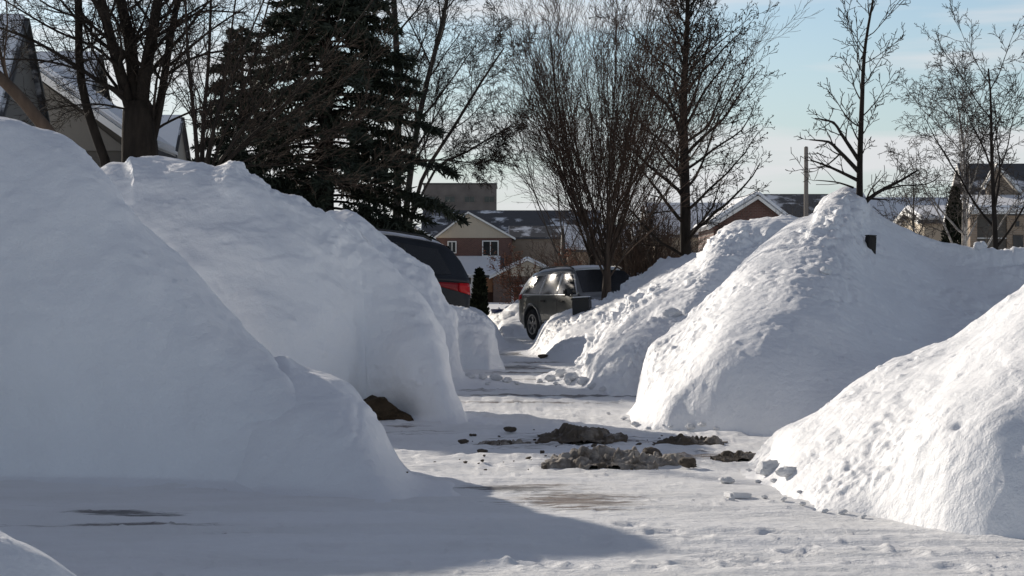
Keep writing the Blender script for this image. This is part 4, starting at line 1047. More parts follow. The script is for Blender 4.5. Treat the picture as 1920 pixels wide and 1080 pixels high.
# porch and garage front
fr = MB().box(X_(1831, Dr) - hx, X_(1888, Dr) - hx, -hy - 3.1, -hy - .26, 0, Z_(399, Dr)).build('front_wall', SIDING_DARK, h)
fl = MB().box(X_(1888.3, Dr) - hx, X_(2010, Dr) - hx, -hy - 3.2, -hy - .26, 0, Z_(404, Dr)).build('porch_wall', BRICK_TAN, h)
MB().box(X_(1899, Dr) - hx, X_(1918, Dr) - hx, -hy - 3.25, -hy - 3.203, 0, Z_(441, Dr)).build('door', TRIM_DARK, fl)
MB().box(X_(1904, Dr) - hx, X_(1910, Dr) - hx, -hy - 3.32, -hy - 3.203, Z_(425, Dr), Z_(415, Dr)).build('wall_lamp', TRIM_DARK, fl)
MB().box(X_(1831, Dr) - hx, X_(1888, Dr) - hx, -hy - 3.14, -hy - 3.104, Z_(447.5, Dr), Z_(445.5, Dr)).build('ledge', TRIM, fr)
MB().box(X_(1852, Dr) - hx, X_(1866, Dr) - hx, -hy - 3.13, -hy - 3.104, Z_(424, Dr), Z_(405, Dr)).build('window', PANE, fr)
pr = MB().prism([(X_(1816, Dr) - hx, -hy - 3.6, Z_(402, Dr)), (X_(1816, Dr) - hx, -hy - 3.6, Z_(398, Dr)), (X_(1816, Dr) - hx, -hy - .26, Z_(372, Dr + 3)), (X_(1816, Dr) - hx, -hy - .26, Z_(380, Dr + 3))], (X_(2010, Dr) - X_(1816, Dr), 0, .0)).build('porch_roof', TRIM, h)
MB().prism([(X_(1814, Dr) - hx, -hy - 3.68, Z_(397.8, Dr)), (X_(1814, Dr) - hx, -hy - 3.68, Z_(386, Dr)), (X_(1814, Dr) - hx, -hy - .27, Z_(365, Dr + 3)), (X_(1814, Dr) - hx, -hy - .27, Z_(371.8, Dr + 3))], (X_(2010, Dr) - X_(1814, Dr), 0, 0)).build('snow_cover', ROOFSNOW, pr, bevel=.08)
MB().box(X_(1817, Dr) - hx, X_(1830, Dr) - hx, -hy - 3.4, -hy - 3.0, 0, Z_(403, Dr)).build('porch_post', BRICK_TAN, h)
house('garage', 'low cream garage with a snowy roof left of the dark cedar', 'garage', X_(1733, 92), X_(1812, 92), 92, 98, Z_(418, 92), Z_(395, 92), 'x', SIDING_CREAM, snow=.2, over=.3)

# utility pole
D = 88
pe = empty('utility_pole', (X_(1511.5, D), D, 0), 'plain grey wooden utility pole left of the young tree', 'utility pole')
tubes('pole', [([[0, 0, 0], [0, 0, 3], [0, 0, Z_(276, D)]], [.105, .10, .085])], 12, WOOD, pe)
MB().box(-.05, .05, -.05, .05, Z_(276, D) + .002, Z_(276, D) + .03).build('pole_cap', TRIM_DARK, pe)

# ------------------------------------------------------------------ cars
def car(name, label, loc, yaw, paint, sc=(1, 1, 1), pitch=0.0, roll=0.0, tail='corner', snow_top=True):
    """x forward, y to the left; the body is one shell, glass follows its sides"""
    e = empty(name, loc, label, 'car')
    e.rotation_euler = (roll, pitch, yaw); e.scale = sc
    belt = 1.02
    xs = np.array([-2.27, -2.25, -2.20, -2.14, -2.05, -1.95, -1.80, -1.6, -1.3, -.9, -.4, .1, .45, .8, 1.0, 1.2, 1.5, 1.8, 2.0, 2.15, 2.24, 2.27])
    def ztop(x): return np.interp(x, [-2.27, -2.25, -2.20, -2.14, -2.02, -1.86, -1.5, -.8, -.1, .25, 1.05, 1.2, 1.8, 2.1, 2.24, 2.27], [.80, .98, 1.06, 1.18, 1.42, 1.555, 1.60, 1.645, 1.655, 1.63, 1.09, 1.055, .98, .88, .74, .62])
    def zbot(x): return np.interp(x, [-2.27, -2.2, -1.9, 1.9, 2.2, 2.27], [.50, .42, .25, .25, .36, .45])
    def w0(x): return np.interp(x, [-2.27, -2.22, -2.1, -1.7, 1.5, 1.95, 2.15, 2.27], [.74, .82, .89, .925, .925, .86, .76, .62])
    def Wd(x, z):
        w = w0(x) * (1 - .05 * ((z - .72) / .45) ** 2 * (z < .72)) - .012 * np.clip((z - .85) / .17, 0, 1)
        tum = np.clip(z - belt, 0, None)
        return w - tum * .50 - .0 * z
    fr = np.array([0, .08, .2, .33, .46, .56, .62, .68, .76, .84, .90, .945])
    rings = []
    for x in xs:
        zb, zt = float(zbot(x)), float(ztop(x))
        half = [(0, zb)] + [(float(Wd(x, zb)) * .9, zb)]
        for f in fr[1:]:
            z = zb + f * (zt - zb); half.append((float(Wd(x, z)), z))
        wt = half[-1][0]
        half += [(wt * .93, zt - .022 * (zt - zb)), (wt * .80, zt - .008 * (zt - zb)), (wt * .4, zt + .012), (0, zt + .016)]
        full = [(x, y, z) for y, z in half] + [(x, -y, z) for y, z in half[-2:0:-1]]
        rings.append(full)
    V = np.array(rings); nr, nc_ = V.shape[:2]
    idx = np.arange(nr * nc_).reshape(nr, nc_)
    f4 = [tuple(int(q) for q in (idx[i, j], idx[i, (j + 1) % nc_], idx[i + 1, (j + 1) % nc_], idx[i + 1, j])) for i in range(nr - 1) for j in range(nc_)]
    me = bpy.data.meshes.new('body'); me.from_pydata(V.reshape(-1, 3).tolist(), [], f4 + [tuple(int(q) for q in idx[0][::-1]), tuple(int(q) for q in idx[-1])])
    bm = bmesh.new(); bm.from_mesh(me); bmesh.ops.recalc_face_normals(bm, faces=bm.faces); bm.to_mesh(me); bm.free()
    body = link('body', me, paint, e, smooth=True)
    # wheel arches cut out of the shell
    WX, WR = (-1.34, 1.38), .365
    cyl = bmesh.new()
    for x in WX:
        for s in (-1, 1):
            bmesh.ops.create_cone(cyl, cap_ends=True, segments=40, radius1=.43, radius2=.43, depth=.5, matrix=Matrix.Translation((x, s * .86, WR)) @ Matrix.Rotation(R(90), 4, 'X'))
    cm = bpy.data.meshes.new('cutter'); cyl.to_mesh(cm); cyl.free()
    co = bpy.data.objects.new('cutter', cm); COL.objects.link(co); co.parent = e
    md = body.modifiers.new('cut', 'BOOLEAN'); md.operation = 'DIFFERENCE'; md.object = co; md.solver = 'EXACT'
    dg = bpy.context.evaluated_depsgraph_get(); dg.update()
    nm = bpy.data.meshes.new_from_object(body.evaluated_get(dg)); body.modifiers.clear(); body.data = nm
    bpy.data.objects.remove(co)
    nm.polygons.foreach_set('use_smooth', np.ones(len(nm.polygons), bool))
    try: nm.set_sharp_from_angle(angle=R(35))
    except Exception: pass
    # side pieces laid a few millimetres proud of the shell
    def side(nm_, quad, mat, par, s, off=.006, n=8, m_=6, tilt=0.0):
        """quad: four (x, z) corners, bilinear"""
        (a, b_, c, d) = [np.array(q, float) for q in quad]
        u, v = np.meshgrid(np.linspace(0, 1, n), np.linspace(0, 1, m_))
        xz = (a * ((1 - u) * (1 - v))[..., None] + b_ * (u * (1 - v))[..., None] + c * (u * v)[..., None] + d * ((1 - u) * v)[..., None])
        x, z = xz[..., 0], xz[..., 1]
        bow = .010 * np.sin(np.pi * u) * np.sin(np.pi * v) * (z > belt - .05).all()
        outr = np.stack([x, s * (Wd(x, z) + off + bow + tilt * np.clip(z - belt, 0, None)), z], -1).reshape(-1, 3)
        inn = outr - np.array([0, s * .03, 0])
        k = len(outr); g_ = grid_faces(m_, n)
        i = np.arange(k).reshape(m_, n); rim = list(i[0]) + list(i[1:, -1]) + list(i[-1, :-1][::-1]) + list(i[1:-1, 0][::-1])
        rf = [(rim[q], rim[(q + 1) % len(rim)], rim[(q + 1) % len(rim)] + k, rim[q] + k) for q in range(len(rim))]
        mm = mesh_np(nm_, np.concatenate([outr, inn]), np.concatenate([g_, g_[:, ::-1] + k, np.array(rf)]))
        b2 = bmesh.new(); b2.from_mesh(mm); bmesh.ops.recalc_face_normals(b2, faces=b2.faces); b2.to_mesh(mm); b2.free()
        return link(nm_, mm, mat, par, smooth=False)
    for s in (1, -1):
        for q in ([(-.92, 1.06), (-.13, 1.06), (-.20, 1.52), (-.90, 1.515)], [(-.03, 1.06), (.90, 1.06), (.30, 1.50), (-.10, 1.52)], [(-1.80, 1.09), (-1.0, 1.06), (-.98, 1.51), (-1.62, 1.46)]):
            w = side('side_window', q, GLASS, e, s, .008, tilt=0.0 if q[0][0] < -1.2 else 0.07)
            for o_ in w.data.polygons: o_.use_smooth = True
            try: w.data.set_sharp_from_angle(angle=R(40))
            except Exception: pass
        # bright surround of the glass
        for q in () if tail != 'corner' else ([(-1.84, 1.035), (.98, 1.035), (.94, 1.058), (-1.82, 1.058)], [(-1.66, 1.468), (-.3, 1.528), (-.3, 1.546), (-1.68, 1.486)]):
            side('window_trim', q, CHROME, e, s, .012, 24, 2)
        if tail == 'corner': side('window_trim', [(.92, 1.06), (.97, 1.06), (.345, 1.515), (.31, 1.505)], CHROME, e, s, .011)
        side('door_pillar', [(-.13, 1.06), (-.03, 1.06), (-.10, 1.52), (-.20, 1.52)], BLACKPL if tail != 'corner' else CHROME, e, s, .011, tilt=.07)
        side('door_pillar', [(-1.0, 1.06), (-.92, 1.06), (-.90, 1.515), (-.98, 1.51)], BLACKPL if tail != 'corner' else CHROME, e, s, .011, tilt=.04)
        side('sill_trim', [(-.88, .27), (.92, .27), (.92, .42), (-.88, .42)], BLACKPL, e, s, .016, 14, 3)
        for xh in (-.72, .22):
            MB().box(xh - .11, xh + .11, s * .935 - .02, s * .935 + .02, .885, .925).build('door_handle', BLACKPL if tail == 'corner' else paint, e, bevel=.012)
        for xd in (-1.0, -.03, 1.0):                                # shut lines
            side('door_gap', [(xd, .42), (xd + .012, .42), (xd + .012, 1.03), (xd, 1.03)], BLACKPL, e, s, .0015, 2, 8)
        # mirror
        mi = MB().box(.66, .80, s * .93, s * 1.12, 1.03, 1.19).build('mirror', BLACKPL, e, bevel=.04)
        MB().box(.70, .76, s * .86, s * .928, 1.04, 1.08).build('mirror_arm', BLACKPL, mi)
        # roof rail
        tubes('roof_rail', [([[x, s * float(Wd(x, 1.5)) * .92, float(ztop(x)) + (.035 if -1.45 < x < .1 else .0)] for x in np.linspace(-1.55, .2, 12)], [.018] * 12)], 6, BLACKPL, e)
        # arch cladding
        for x in WX:
            a = np.linspace(R(-12), R(192), 30); ri, ro = .425, .485
            vv = []
            for t in a:
                for r_ in (ri, ro):
                    px_, pz_ = x + r_ * math.cos(t), max(.24, WR + r_ * math.sin(t))
                    vv.append((px_, s * (float(Wd(px_, pz_)) + .014), pz_))
            vv = np.array(vv); inn = vv - np.array([0, s * .05, 0]); k = len(vv)
            fs = []
            for i in range(len(a) - 1):
                A_, B_, C_, D_ = 2 * i, 2 * i + 1, 2 * i + 3, 2 * i + 2
                fs += [(A_, B_, C_, D_), (A_ + k, D_ + k, C_ + k, B_ + k), (A_, D_, D_ + k, A_ + k), (B_, B_ + k, C_ + k, C_)]
            mm = mesh_np('arch_trim', np.concatenate([vv, inn]), np.array(fs)); b2 = bmesh.new(); b2.from_mesh(mm); bmesh.ops.recalc_face_normals(b2, faces=b2.faces); b2.to_mesh(mm); b2.free()
            link('arch_trim', mm, PAINT_GREY if tail == 'corner' else BLACKPL, e)
            # wheel
            wh = empty('wheel', (x, s * .80, WR)); wh.parent = e
            prof = [(.225, -.10), (.30, -.115), (.345, -.10), (.365, -.06), (.365, .06), (.345, .10), (.30, .115), (.225, .10)]
            n_ = 40; tv = [(r_ * math.cos(6.28318 * q / n_), y_ , r_ * math.sin(6.28318 * q / n_)) for q in range(n_) for r_, y_ in prof]
            tf = [(q * 8 + j, q * 8 + (j + 1) % 8, ((q + 1) % n_) * 8 + (j + 1) % 8, ((q + 1) % n_) * 8 + j) for q in range(n_) for j in range(8)]
            tm = mesh_np('tyre', np.array(tv), np.array(tf)); b2 = bmesh.new(); b2.from_mesh(tm); bmesh.ops.recalc_face_normals(b2, faces=b2.faces); b2.to_mesh(tm); b2.free()
            link('tyre', tm, RUBBER, wh, smooth=True)
            rm = MB()
            def ringy(r0, r1, y0, y1):
                n2 = 36
                v = [(r_ * math.cos(6.28318 * q / n2), y_, r_ * math.sin(6.28318 * q / n2)) for q in range(n2) for r_, y_ in ((r0, y0), (r1, y0), (r1, y1), (r0, y1))]
                rm.poly(v, [(q * 4 + j, q * 4 + (j + 1) % 4, ((q + 1) % n2) * 4 + (j + 1) % 4, ((q + 1) % n2) * 4 + j) for q in range(n2) for j in range(4)])
            ringy(.205, .232, s * .02, s * .108); ringy(.02, .055, s * .04, s * .095)
            for q in range(5):
                for dq in (-.13, .13):
                    t = 6.28318 * q / 5 + .3
                    d0 = Vector((math.cos(t + dq * .8), 0, math.sin(t + dq * .8))); d1 = Vector((math.cos(t + dq * 1.2), 0, math.sin(t + dq * 1.2)))
                    nn = Vector((-math.sin(t), 0, math.cos(t))) * .017
                    p0, p1 = d0 * .05, d1 * .215
                    rm.prism([p0 - nn + Vector((0, s * .06, 0)), p0 + nn + Vector((0, s * .06, 0)), p1 + nn + Vector((0, s * .07, 0)), p1 - nn + Vector((0, s * .07, 0))], (0, s * .03, 0))
            rm.build('rim', ALLOY, wh)
            cv = MB(); cv.poly([(.228 * math.cos(6.28318 * q / 30), s * .015, .228 * math.sin(6.28318 * q / 30)) for q in range(30)], [tuple(range(30))]); cv.build('brake_disc', BLACKPL, wh)
        # tail lights
        if tail == 'corner':
            side('tail_light', [(-2.20, .90), (-1.92, .96), (-1.96, 1.06), (-2.14, 1.05)], RED_LENS, e, s, .012)
        else:
            side('tail_light', [(-2.205, .80), (-1.93, .84), (-1.93, .972), (-2.16, .975)], RED_LENS, e, s, .016, 8, 4)
            side('tail_light', [(-1.925, .842), (-1.50, .905), (-1.50, .965), (-1.925, .972)], RED_DARK, e, s, .012, 8, 4)
            side('tail_lens', [(-2.245, .76), (-2.210, .80), (-2.175, .975), (-2.215, .965)], CLEAR_LENS, e, s, .016)
            side('belt_ledge', [(-2.17, .985), (-1.40, .985), (-1.40, 1.045), (-2.13, 1.045)], paint, e, s, .02, 10, 3)
        # head lights
        side('headlight', [(1.78, .78), (2.14, .72), (2.10, .86), (1.80, .90)], CLEAR_LENS, e, s, .012)
    # windscreen and rear window
    def pane(nm_, c, bow, nrm, mat=GLASS):
        A_, B_, C_, D_ = [np.array(q, float) for q in c]
        u, v = np.meshgrid(np.linspace(0, 1, 9), np.linspace(0, 1, 5))
        p = A_ * ((1 - u) * (1 - v))[..., None] + B_ * (u * (1 - v))[..., None] + C_ * (u * v)[..., None] + D_ * ((1 - u) * v)[..., None]
        p = p + np.array(nrm) * (bow * np.sin(np.pi * u))[..., None]
        q = p - np.array(nrm) * .02
        P2 = np.concatenate([p.reshape(-1, 3), q.reshape(-1, 3)]); g_ = grid_faces(5, 9)
        return link(nm_, mesh_np(nm_, P2, np.concatenate([g_, g_[:, ::-1] + 45])), mat, e, smooth=True)
    nx = np.array([.56, 0, .83])
    zt = lambda x: float(ztop(x))
    pane('windscreen', [(1.03, .80, zt(1.03) + .0), (1.03, -.80, zt(1.03) + .0), (.30, -.60, zt(.30) + .0), (.30, .60, zt(.30) + .0)], .03, nx)
    pane('rear_window', [(-2.155, -.74, zt(-2.155) + .005), (-2.155, .74, zt(-2.155) + .005), (-1.90, .60, zt(-1.90) + .005), (-1.90, -.60, zt(-1.90) + .005)], .025, np.array([-.9, 0, .43]))
    # bumpers, grille, plate
    MB().box(-2.31, -2.12, -.80, .80, .42, .62).build('rear_bumper', BLACKPL, e, bevel=.05)
    MB().box(2.10, 2.31, -.72, .72, .34, .52).build('front_bumper', BLACKPL, e, bevel=.05)
    MB().box(2.20, 2.285, -.45, .45, .56, .78).build('grille', BLACKPL, e, bevel=.02)
    if snow_top:
        m_, n_ = 40, 22
        u, v = np.meshgrid(np.linspace(-1.84, .22, m_), np.linspace(-1, 1, n_))
        ed = np.minimum(np.minimum(u + 1.84, .22 - u) / .12, (1 - np.abs(v)) / .12)
        hgt = .006 + .045 * np.clip(ed, 0, 1) * (.75 + .4 * fbm(u * 3, v * 3, u * 0, 3, 3))
        wv = Wd(u, 1.56) * .86
        top = np.stack([u, v * wv, ztop(u) + .016 - .035 * np.abs(v) ** 4 + hgt], -1).reshape(-1, 3)
        bot = top.copy(); bot[:, 2] = (ztop(u) - .03 - .03 * np.abs(v) ** 4).ravel()
        g_ = grid_faces(n_, m_); k = len(top)
        i = np.arange(k).reshape(n_, m_); rim = list(i[0]) + list(i[1:, -1]) + list(i[-1, :-1][::-1]) + list(i[1:-1, 0][::-1])
        rf = [(rim[q], rim[(q + 1) % len(rim)], rim[(q + 1) % len(rim)] + k, rim[q] + k) for q in range(len(rim))]
        link('roof_snow', mesh_np('roof_snow', np.concatenate([top, bot]), np.concatenate([g_, g_[:, ::-1] + k, np.array(rf)])), ROOFSNOW, e, smooth=True)
    return e
# grey car on the right, seen from its rear right corner
dx, dy = .422, -.9066
yaw = math.atan2(dy, dx)
rw = G(1000, 639); rw.x = X_(1001, 49.0); rw.y = 49.0
fwd, rgt = Vector((dx, dy, 0)), Vector((dy, -dx, 0))
O = rw + fwd * 1.34 - rgt * .86
car('parked_car', 'grey car with bright window trim and a sun glint on its rear side glass', (O.x, O.y, .0), yaw, PAINT_GREY)
car('parked_car', 'dark blue car mostly hidden behind the grey car and a tree trunk', (4.0, 56.5, -.02), yaw + .1, PAINT_BLUE, (1.06, 1.02, .97), tail='bar')
# dark car on the left, only its rear corner shows over the bank
dx, dy = -.80, -.60
yaw = math.atan2(dy, dx); k = 1.16
fwd = Vector((dx, dy, 0)); lft = Vector((-dy, dx, 0))
rc = Vector((X_(886, 38.5), 38.5, 0))
O = rc + fwd * 2.26 * 1.12 - lft * .80
car('parked_car', 'dark car with a long red tail light behind the sheer-edged left bank', (O.x - .10, O.y, .24), yaw, PAINT_NAVY, (1.12, 1.10, 1.20), pitch=R(-3.0), tail='bar')

# ------------------------------------------------------------------ small things on the snow
def dirt_pile(label, px0, px1, py_base, py_top, depth, mat, seed, knobs=6, cat='dirt pile', name='dirt_pile'):
    """a low heap of frozen muddy lumps: one closed-looking relief over its own footprint"""
    rng = random.Random(seed)
    g0 = G((px0 + px1) / 2, py_base); D = g0.y + depth / 2
    hx = (px1 - px0) / 2 / F * D; hy = depth / 2
    h = max(.05, (py_base - py_top) / F * D - depth * .5 * CAM_H / D)
    nx_, ny_ = 190, 70
    u, v = np.meshgrid(np.linspace(-1, 1, nx_), np.linspace(-1, 1, ny_))
    x, y = u * hx * 1.05, v * hy * 1.05
    wob = .32 * fbm(x * 3.5, y * 3.5, x * 0, seed, 4) + .2 * fbm(x * 14, y * 14, x * 0, seed + 1, 2)
    r = np.sqrt(u ** 2 + v ** 2) + wob
    env = np.clip(1 - r ** 2, 0, 1) ** .7
    z = h * .22 * env * (1 + .8 * fbm(x * 4, y * 4, x * 0 + 7, seed + 3, 3))
    for k in range(knobs * 16):                                     # lumps as domes of uneven size
        cx, cy = rng.uniform(-.85, .85) * hx, rng.uniform(-.8, .8) * hy
        e_ = max(0, 1 - (cx / hx) ** 2 - (cy / hy) ** 2)
        big = k < knobs
        rad = (rng.uniform(.4, .8) if big else rng.uniform(.10, .30)) * h * (.6 + .4 * e_)
        top = (rng.uniform(.6, 1.0) if big else rng.uniform(.25, .75)) * h * (.35 + .65 * e_)
        d = np.sqrt(((x - cx) / (rad * 1.25)) ** 2 + ((y - cy) / (rad * 1.1)) ** 2) * (1 + .35 * vnoise(x / rad * 1.7, y / rad * 1.7, x * 0 + k, seed + k))
        z = np.maximum(z, top * np.sqrt(np.clip(1 - d ** 2, 0, 1)))
    z = z + (np.abs(fbm(x * 14, y * 14, z * 14, seed + 9, 3)) - .25) * .5 * h * .55 * (env > 0) + .10 * h * (worley(x * 22, y * 22, z * 22, seed + 31) - .5) * (env > 0)
    c = np.stack([x, y], -1)
    dis = .08 * h
    x2 = x + dis * fbm(x * 9, y * 9, z * 9, seed + 11, 2); y2 = y + dis * fbm(x * 9 + 5, y * 9, z * 9, seed + 12, 2)
    z = (z + .012) * sstep(0, .22, env) - .13 * (1 - sstep(0, .10, env))
    gz = relief_at(g0.x, D) - .004
    me = mesh_np(name, np.stack([x2, y2, z], -1).reshape(-1, 3), grid_faces(ny_, nx_))
    o = link(name, me, mat, smooth=True)
    o.location = (g0.x * D / g0.y, D, gz)
    return tag(o, label, cat, 'muddy snow dumped across the lane')
dirt_pile('long grey-brown heap of muddy snow, farther of the two big heaps in the lane', 1012, 1172, 834, 795, .95, DIRT_DARK, 101, 6)
dirt_pile('long lumpy heap of dirty grey snow, nearer of the two big heaps in the lane', 1020, 1285, 880, 836, .75, DIRT_GREY, 103, 9)
dirt_pile('low dark brown heap of mud before the foot of the highest right bank', 1228, 1362, 836, 811, .45, DIRT_DARK, 105, 5)
dirt_pile('flat brown heap of frozen mud beside the near right bank', 1336, 1440, 867, 845, .40, DIRT_DARK, 107, 4)
dirt_pile('small thin scatter of grey slush at the left of the muddy heaps', 888, 1002, 841, 821, .50, DIRT_GREY, 109, 5)

def lump_mesh(name, seed, sub=4, amp=.45, flat=.85, cuts=5):
    bm = bmesh.new(); bmesh.ops.create_icosphere(bm, subdivisions=sub, radius=1)
    A = np.array([v.co[:] for v in bm.verts])
    d = 1 + amp * fbm(A[:, 0] * 1.6, A[:, 1] * 1.6, A[:, 2] * 1.6, seed, 3) + amp * .8 * (np.abs(fbm(A[:, 0] * 3.5, A[:, 1] * 3.5, A[:, 2] * 3.5, seed + 5, 3)) - .2)
    A = A * d[:, None]
    # a few flat broken faces
    rng = random.Random(seed)
    for k in range(cuts):
        n = np.array([rng.gauss(0, 1) for _ in range(3)]); n /= np.linalg.norm(n)
        q = A @ n; lim = rng.uniform(.55, .8); A = A - np.outer(np.clip(q - lim, 0, None) * .85, n)
    A[:, 2] *= flat
    for v, c in zip(bm.verts, A): v.co = c
    me = bpy.data.meshes.new(name); bm.to_mesh(me); bm.free()
    return me
def place_lump(name, me, mat, px, py, w, h, label, cat, group=None, seed=0, sink=.25):
    """py: where its foot stands"""
    p = hit(px, py)
    s = p.y / F
    o = bpy.data.objects.new(name, me); COL.objects.link(o)
    if not me.materials: me.materials.append(mat)
    for pl in me.polygons: pl.use_smooth = True
    rng = random.Random(seed + px)
    hx = w * s / 2; hz = h * s / 2
    o.scale = (hx, hx * rng.uniform(.7, 1.0), hz)
    o.rotation_euler = (rng.uniform(-.2, .2), rng.uniform(-.2, .2), rng.uniform(0, 6.28) if abs(hx - hz) < hx * .5 else rng.uniform(-.3, .3))
    o.location = (p.x, p.y + hx * .6, p.z + hz * (1 - sink))
    return tag(o, label, cat, group)
C1, C2, C3 = lump_mesh('mud_clod', 201), lump_mesh('mud_clod', 203), lump_mesh('mud_clod', 205)
place_lump('mud_clod', C1, DIRT_SOIL, 1219, 862, 42, 30, 'big dark clod on top of the nearer muddy heap, at its right part', 'mud clod')
place_lump('mud_clod', C2, DIRT_SOIL, 1185, 862, 32, 22, 'dark clod on the nearer muddy heap, just left of the biggest clod', 'mud clod')
place_lump('mud_clod', C3, DIRT_SOIL, 1290, 880, 32, 30, 'square dark clod standing alone at the right end of the nearer muddy heap', 'mud clod')
place_lump('mud_clod', C2, DIRT_SOIL, 1126, 822, 34, 26, 'dark clod on top of the farther muddy heap', 'mud clod')
place_lump('mud_clod', C1, DIRT_SOIL, 1083, 818, 14, 20, 'narrow upright clod near the middle of the farther muddy heap', 'mud clod')
place_lump('mud_clod', C3, DIRT_SOIL, 868, 836, 20, 14, 'small dark clod at the far left of the muddy patch', 'mud clod')
place_lump('mud_clod', C1, DIRT_SOIL, 904, 849, 20, 8, 'flat dark clod in front of the thin grey slush', 'mud clod')
place_lump('mud_clod', C2, DIRT_SOIL, 956, 817, 24, 12, 'grey clod behind the thin grey slush', 'mud clod')
place_lump('mud_clod', C3, DIRT_SOIL, 1017, 672, 18, 12, 'dark clod far up the lane below the grey car', 'mud clod')
rng = random.Random(7)
for k in range(90):
    px = rng.gauss(1090, 150); py = rng.choice((rng.gauss(832, 9), rng.gauss(872, 8)))
    if px < 760 or px > 1420: continue
    sz = rng.uniform(2.5, 9) if k % 7 else rng.uniform(9, 15)
    place_lump('mud_crumb', (C1, C2, C3)[k % 3], DIRT_SOIL, px, py, sz, sz * .7, 'small dark crumb of frozen mud scattered round the muddy heaps', 'mud crumb', 'mud crumbs round the heaps', k)

W1, W2, W3 = lump_mesh('snow_chunk', 301, 4, .36, .8, 1), lump_mesh('snow_chunk', 303, 4, .42, .8, 2), lump_mesh('snow_chunk', 305, 4, .32, .8, 1)
slab = MB().box(-1, 1, -1, 1, -1, 1).build('ice_slab', SNOW, None, bevel=.25)
p = G(1384, 933); s = p.y / F
slab.scale = (21 * s, 26 * s, 5.5 * s); slab.location = (p.x, p.y + .03, relief_at(p.x, p.y) + 5 * s); slab.rotation_euler = (0, R(2), R(12))
tag(slab, 'flat slab of snow lying on the lane in front of the near right bank', 'snow slab')
place_lump('snow_chunk', W1, SNOW, 1364, 906, 30, 16, 'rounded snow chunk on the lane just behind the flat slab of snow', 'snow chunk')
place_lump('snow_chunk', W2, SNOW, 1438, 892, 46, 36, 'large pointed snow chunk at the left toe of the near right bank', 'snow chunk')
place_lump('snow_chunk', W3, SNOW, 1478, 896, 44, 26, 'broad snow chunk right of the pointed chunk at the bank toe', 'snow chunk')
place_lump('snow_chunk', W2, SNOW, 1548, 497 + 18, 26, 20, 'small snow chunk resting high on the flank of the highest right bank', 'snow chunk')
place_lump('snow_chunk', W1, SNOW, 1262, 596, 34, 24, 'squarish snow block lodged in the rough sunlit bank', 'snow block')
place_lump('snow_chunk', W3, SNOW, 1840, 470, 26, 22, 'round snow lump on the crest at right below the brown house', 'snow lump')
for px, py, w in ((1422, 905, 13), (1452, 905, 16), (1434, 935, 14), (1300, 938, 7), (1470, 942, 13), (1372, 938, 14), (1404, 884, 12), (1505, 950, 15), (1546, 964, 14), (1580, 966, 20), (1360, 950, 6), (1620, 972, 14), (1500, 925, 12)):
    place_lump('snow_chunk', (W1, W2, W3)[px % 3], SNOW, px, py, w, w * .6, 'little snow chunk fallen along the foot of the near right bank', 'snow chunk', 'chunks below the near right bank', px)
for px, py, w in ((1030, 715, 22), (1052, 708, 28), (1075, 715, 30), (1095, 722, 26), (1012, 718, 14), (1112, 730, 20), (1064, 722, 18), (1130, 738, 16), (1042, 722, 12)):
    place_lump('snow_chunk', (W1, W2, W3)[px % 3], SNOW, px, py, w, w * .75, 'broken snow chunk in the heap at the left end of the rough sunlit bank', 'snow chunk', 'chunks at the end of the rough bank', px)
for px, py, w in ((905, 712, 22), (930, 714, 24), (952, 718, 20), (880, 708, 20), (968, 722, 12), (915, 722, 12)):
    place_lump('snow_chunk', (W1, W2, W3)[px % 3], SNOW, px, py, w, w * .7, 'snow chunk shed at the foot of the sheer-edged left bank', 'snow chunk', 'chunks below the sheer-edged bank', px)
for px, py, w in ((1192, 800, 22), (1215, 806, 16), (1260, 803, 14), (1300, 806, 26), (1318, 800, 22), (1345, 806, 18), (1170, 790, 14), (1140, 778, 10), (1245, 800, 10)):
    place_lump('snow_chunk', (W1, W2, W3)[px % 3], SNOW, px, py, w, w * .55, 'snow chunk lying along the foot of the highest right bank', 'snow chunk', 'chunks below the highest bank', px)

# brown earth showing under the middle left bank
p = G(742, 786)
D = 19.15
out = [(676, 788), (684, 752), (702, 747), (724, 750), (738, 764), (752, 773), (774, 784), (778, 790)]
bm = bmesh.new()
c0 = P(715, 788, D); c0.z = -.02
vf = [bm.verts.new(P(x, y, D) - c0) for x, y in out]; vb = [bm.verts.new(P(x, y, D) - c0 + Vector((-.05, .42, 0))) for x, y in out]
bm.faces.new(vf); bm.faces.new(vb[::-1])
for i in range(len(out)): bm.faces.new((vf[i], vb[i], vb[(i + 1) % len(out)], vf[(i + 1) % len(out)]))
bmesh.ops.triangulate(bm, faces=bm.faces[:])
bmesh.ops.subdivide_edges(bm, edges=bm.edges[:], cuts=5, use_grid_fill=True)
A = np.array([v.co[:] for v in bm.verts]); q = fbm(A[:, 0] * 9, A[:, 1] * 9, A[:, 2] * 9, 5, 4)
for v, d_ in zip(bm.verts, q):
    v.co.y += d_ * .06; v.co.z += d_ * .03
bmesh.ops.recalc_face_normals(bm, faces=bm.faces)
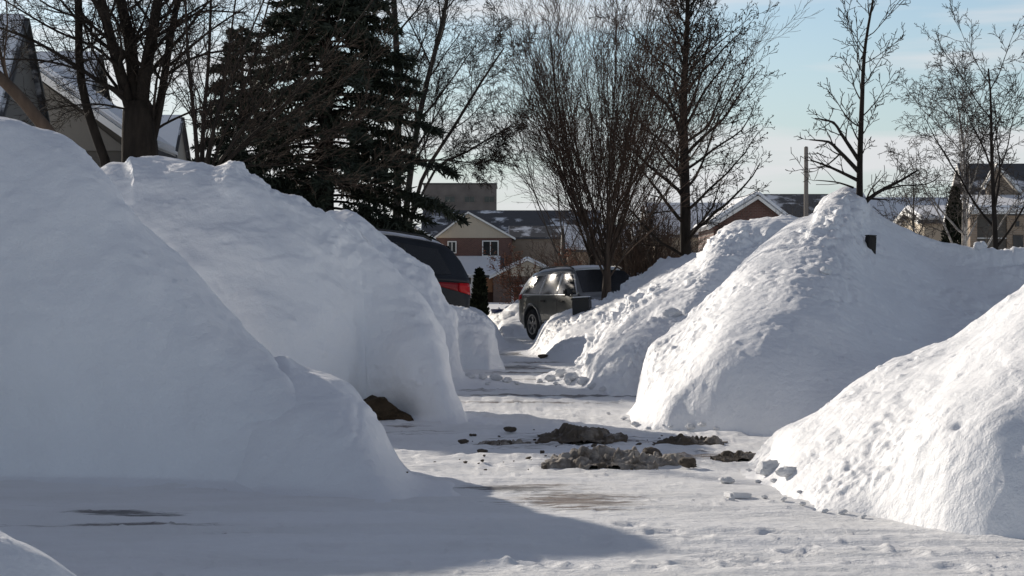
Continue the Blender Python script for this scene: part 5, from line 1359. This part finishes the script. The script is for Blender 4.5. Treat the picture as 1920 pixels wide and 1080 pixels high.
me = bpy.data.meshes.new('earth_mound'); bm.to_mesh(me); bm.free()
o = link('earth_mound', me, EARTH); o.location = c0
tag(o, 'brown bare earth showing under the foot of the middle left bank', 'earth')

# square post top and black box in the banks
q = hit(1633, 466)
e = empty('wooden_post', (q.x, q.y + .04, q.z), 'dark square post top sticking out of the slope of the highest right bank', 'post')
s = q.y / F
MB().box(-8.2 * s, 8.2 * s, -.045, .045, -.6, 23 * s).build('post', DARKWOOD, e, bevel=.006)
MB().box(-8.8 * s, 8.8 * s, -.049, .049, 23 * s + .001, 25.5 * s).build('post_cap', DARKWOOD, e, bevel=.005)
e.rotation_euler = (0, R(3), R(18))
q = hit(1092, 584)
s = q.y / F
e = empty('utility_box', (q.x, q.y + .12, q.z), 'black box with a snow-dusted lid in the ridge before the grey car', 'utility box')
MB().box(-16 * s, 16 * s, -.14, .14, -.4, 21 * s).build('box', BLACKPL, e, bevel=.012)
ld = MB().box(-17.5 * s, 17.5 * s, -.155, .155, 21 * s + .001, 26 * s).build('lid', BLACKPL, e, bevel=.014)
MB().box(-15 * s, 15 * s, -.13, .13, 26 * s + .001, 28 * s).build('snow_cap', ROOFSNOW, ld, bevel=.008)
e.rotation_euler = (0, R(-3), R(-14))
# something blue lying beyond the small bank
q = hit(932, 586)
e = empty('plastic_tub', (q.x, q.y + .15, q.z - .02), 'small dark blue tub lying in snow below the middle houses', 'tub')
bm = bmesh.new()
vs = []
for r_, z_ in ((.10, 0), (.15, .01), (.17, .10), (.175, .11), (.16, .11), (.14, .02), (.0, .02)):
    vs.append([bm.verts.new((math.cos(a) * r_, math.sin(a) * r_ * .8, z_)) for a in np.linspace(0, 6.2832, 25)[:-1]])
for a_, b_ in zip(vs, vs[1:]):
    for i in range(24): bm.faces.new((a_[i], a_[(i + 1) % 24], b_[(i + 1) % 24], b_[i]))
me = bpy.data.meshes.new('tub'); bmesh.ops.recalc_face_normals(bm, faces=bm.faces); bm.to_mesh(me); bm.free()
link('tub', me, BLUEPL, e, smooth=True)
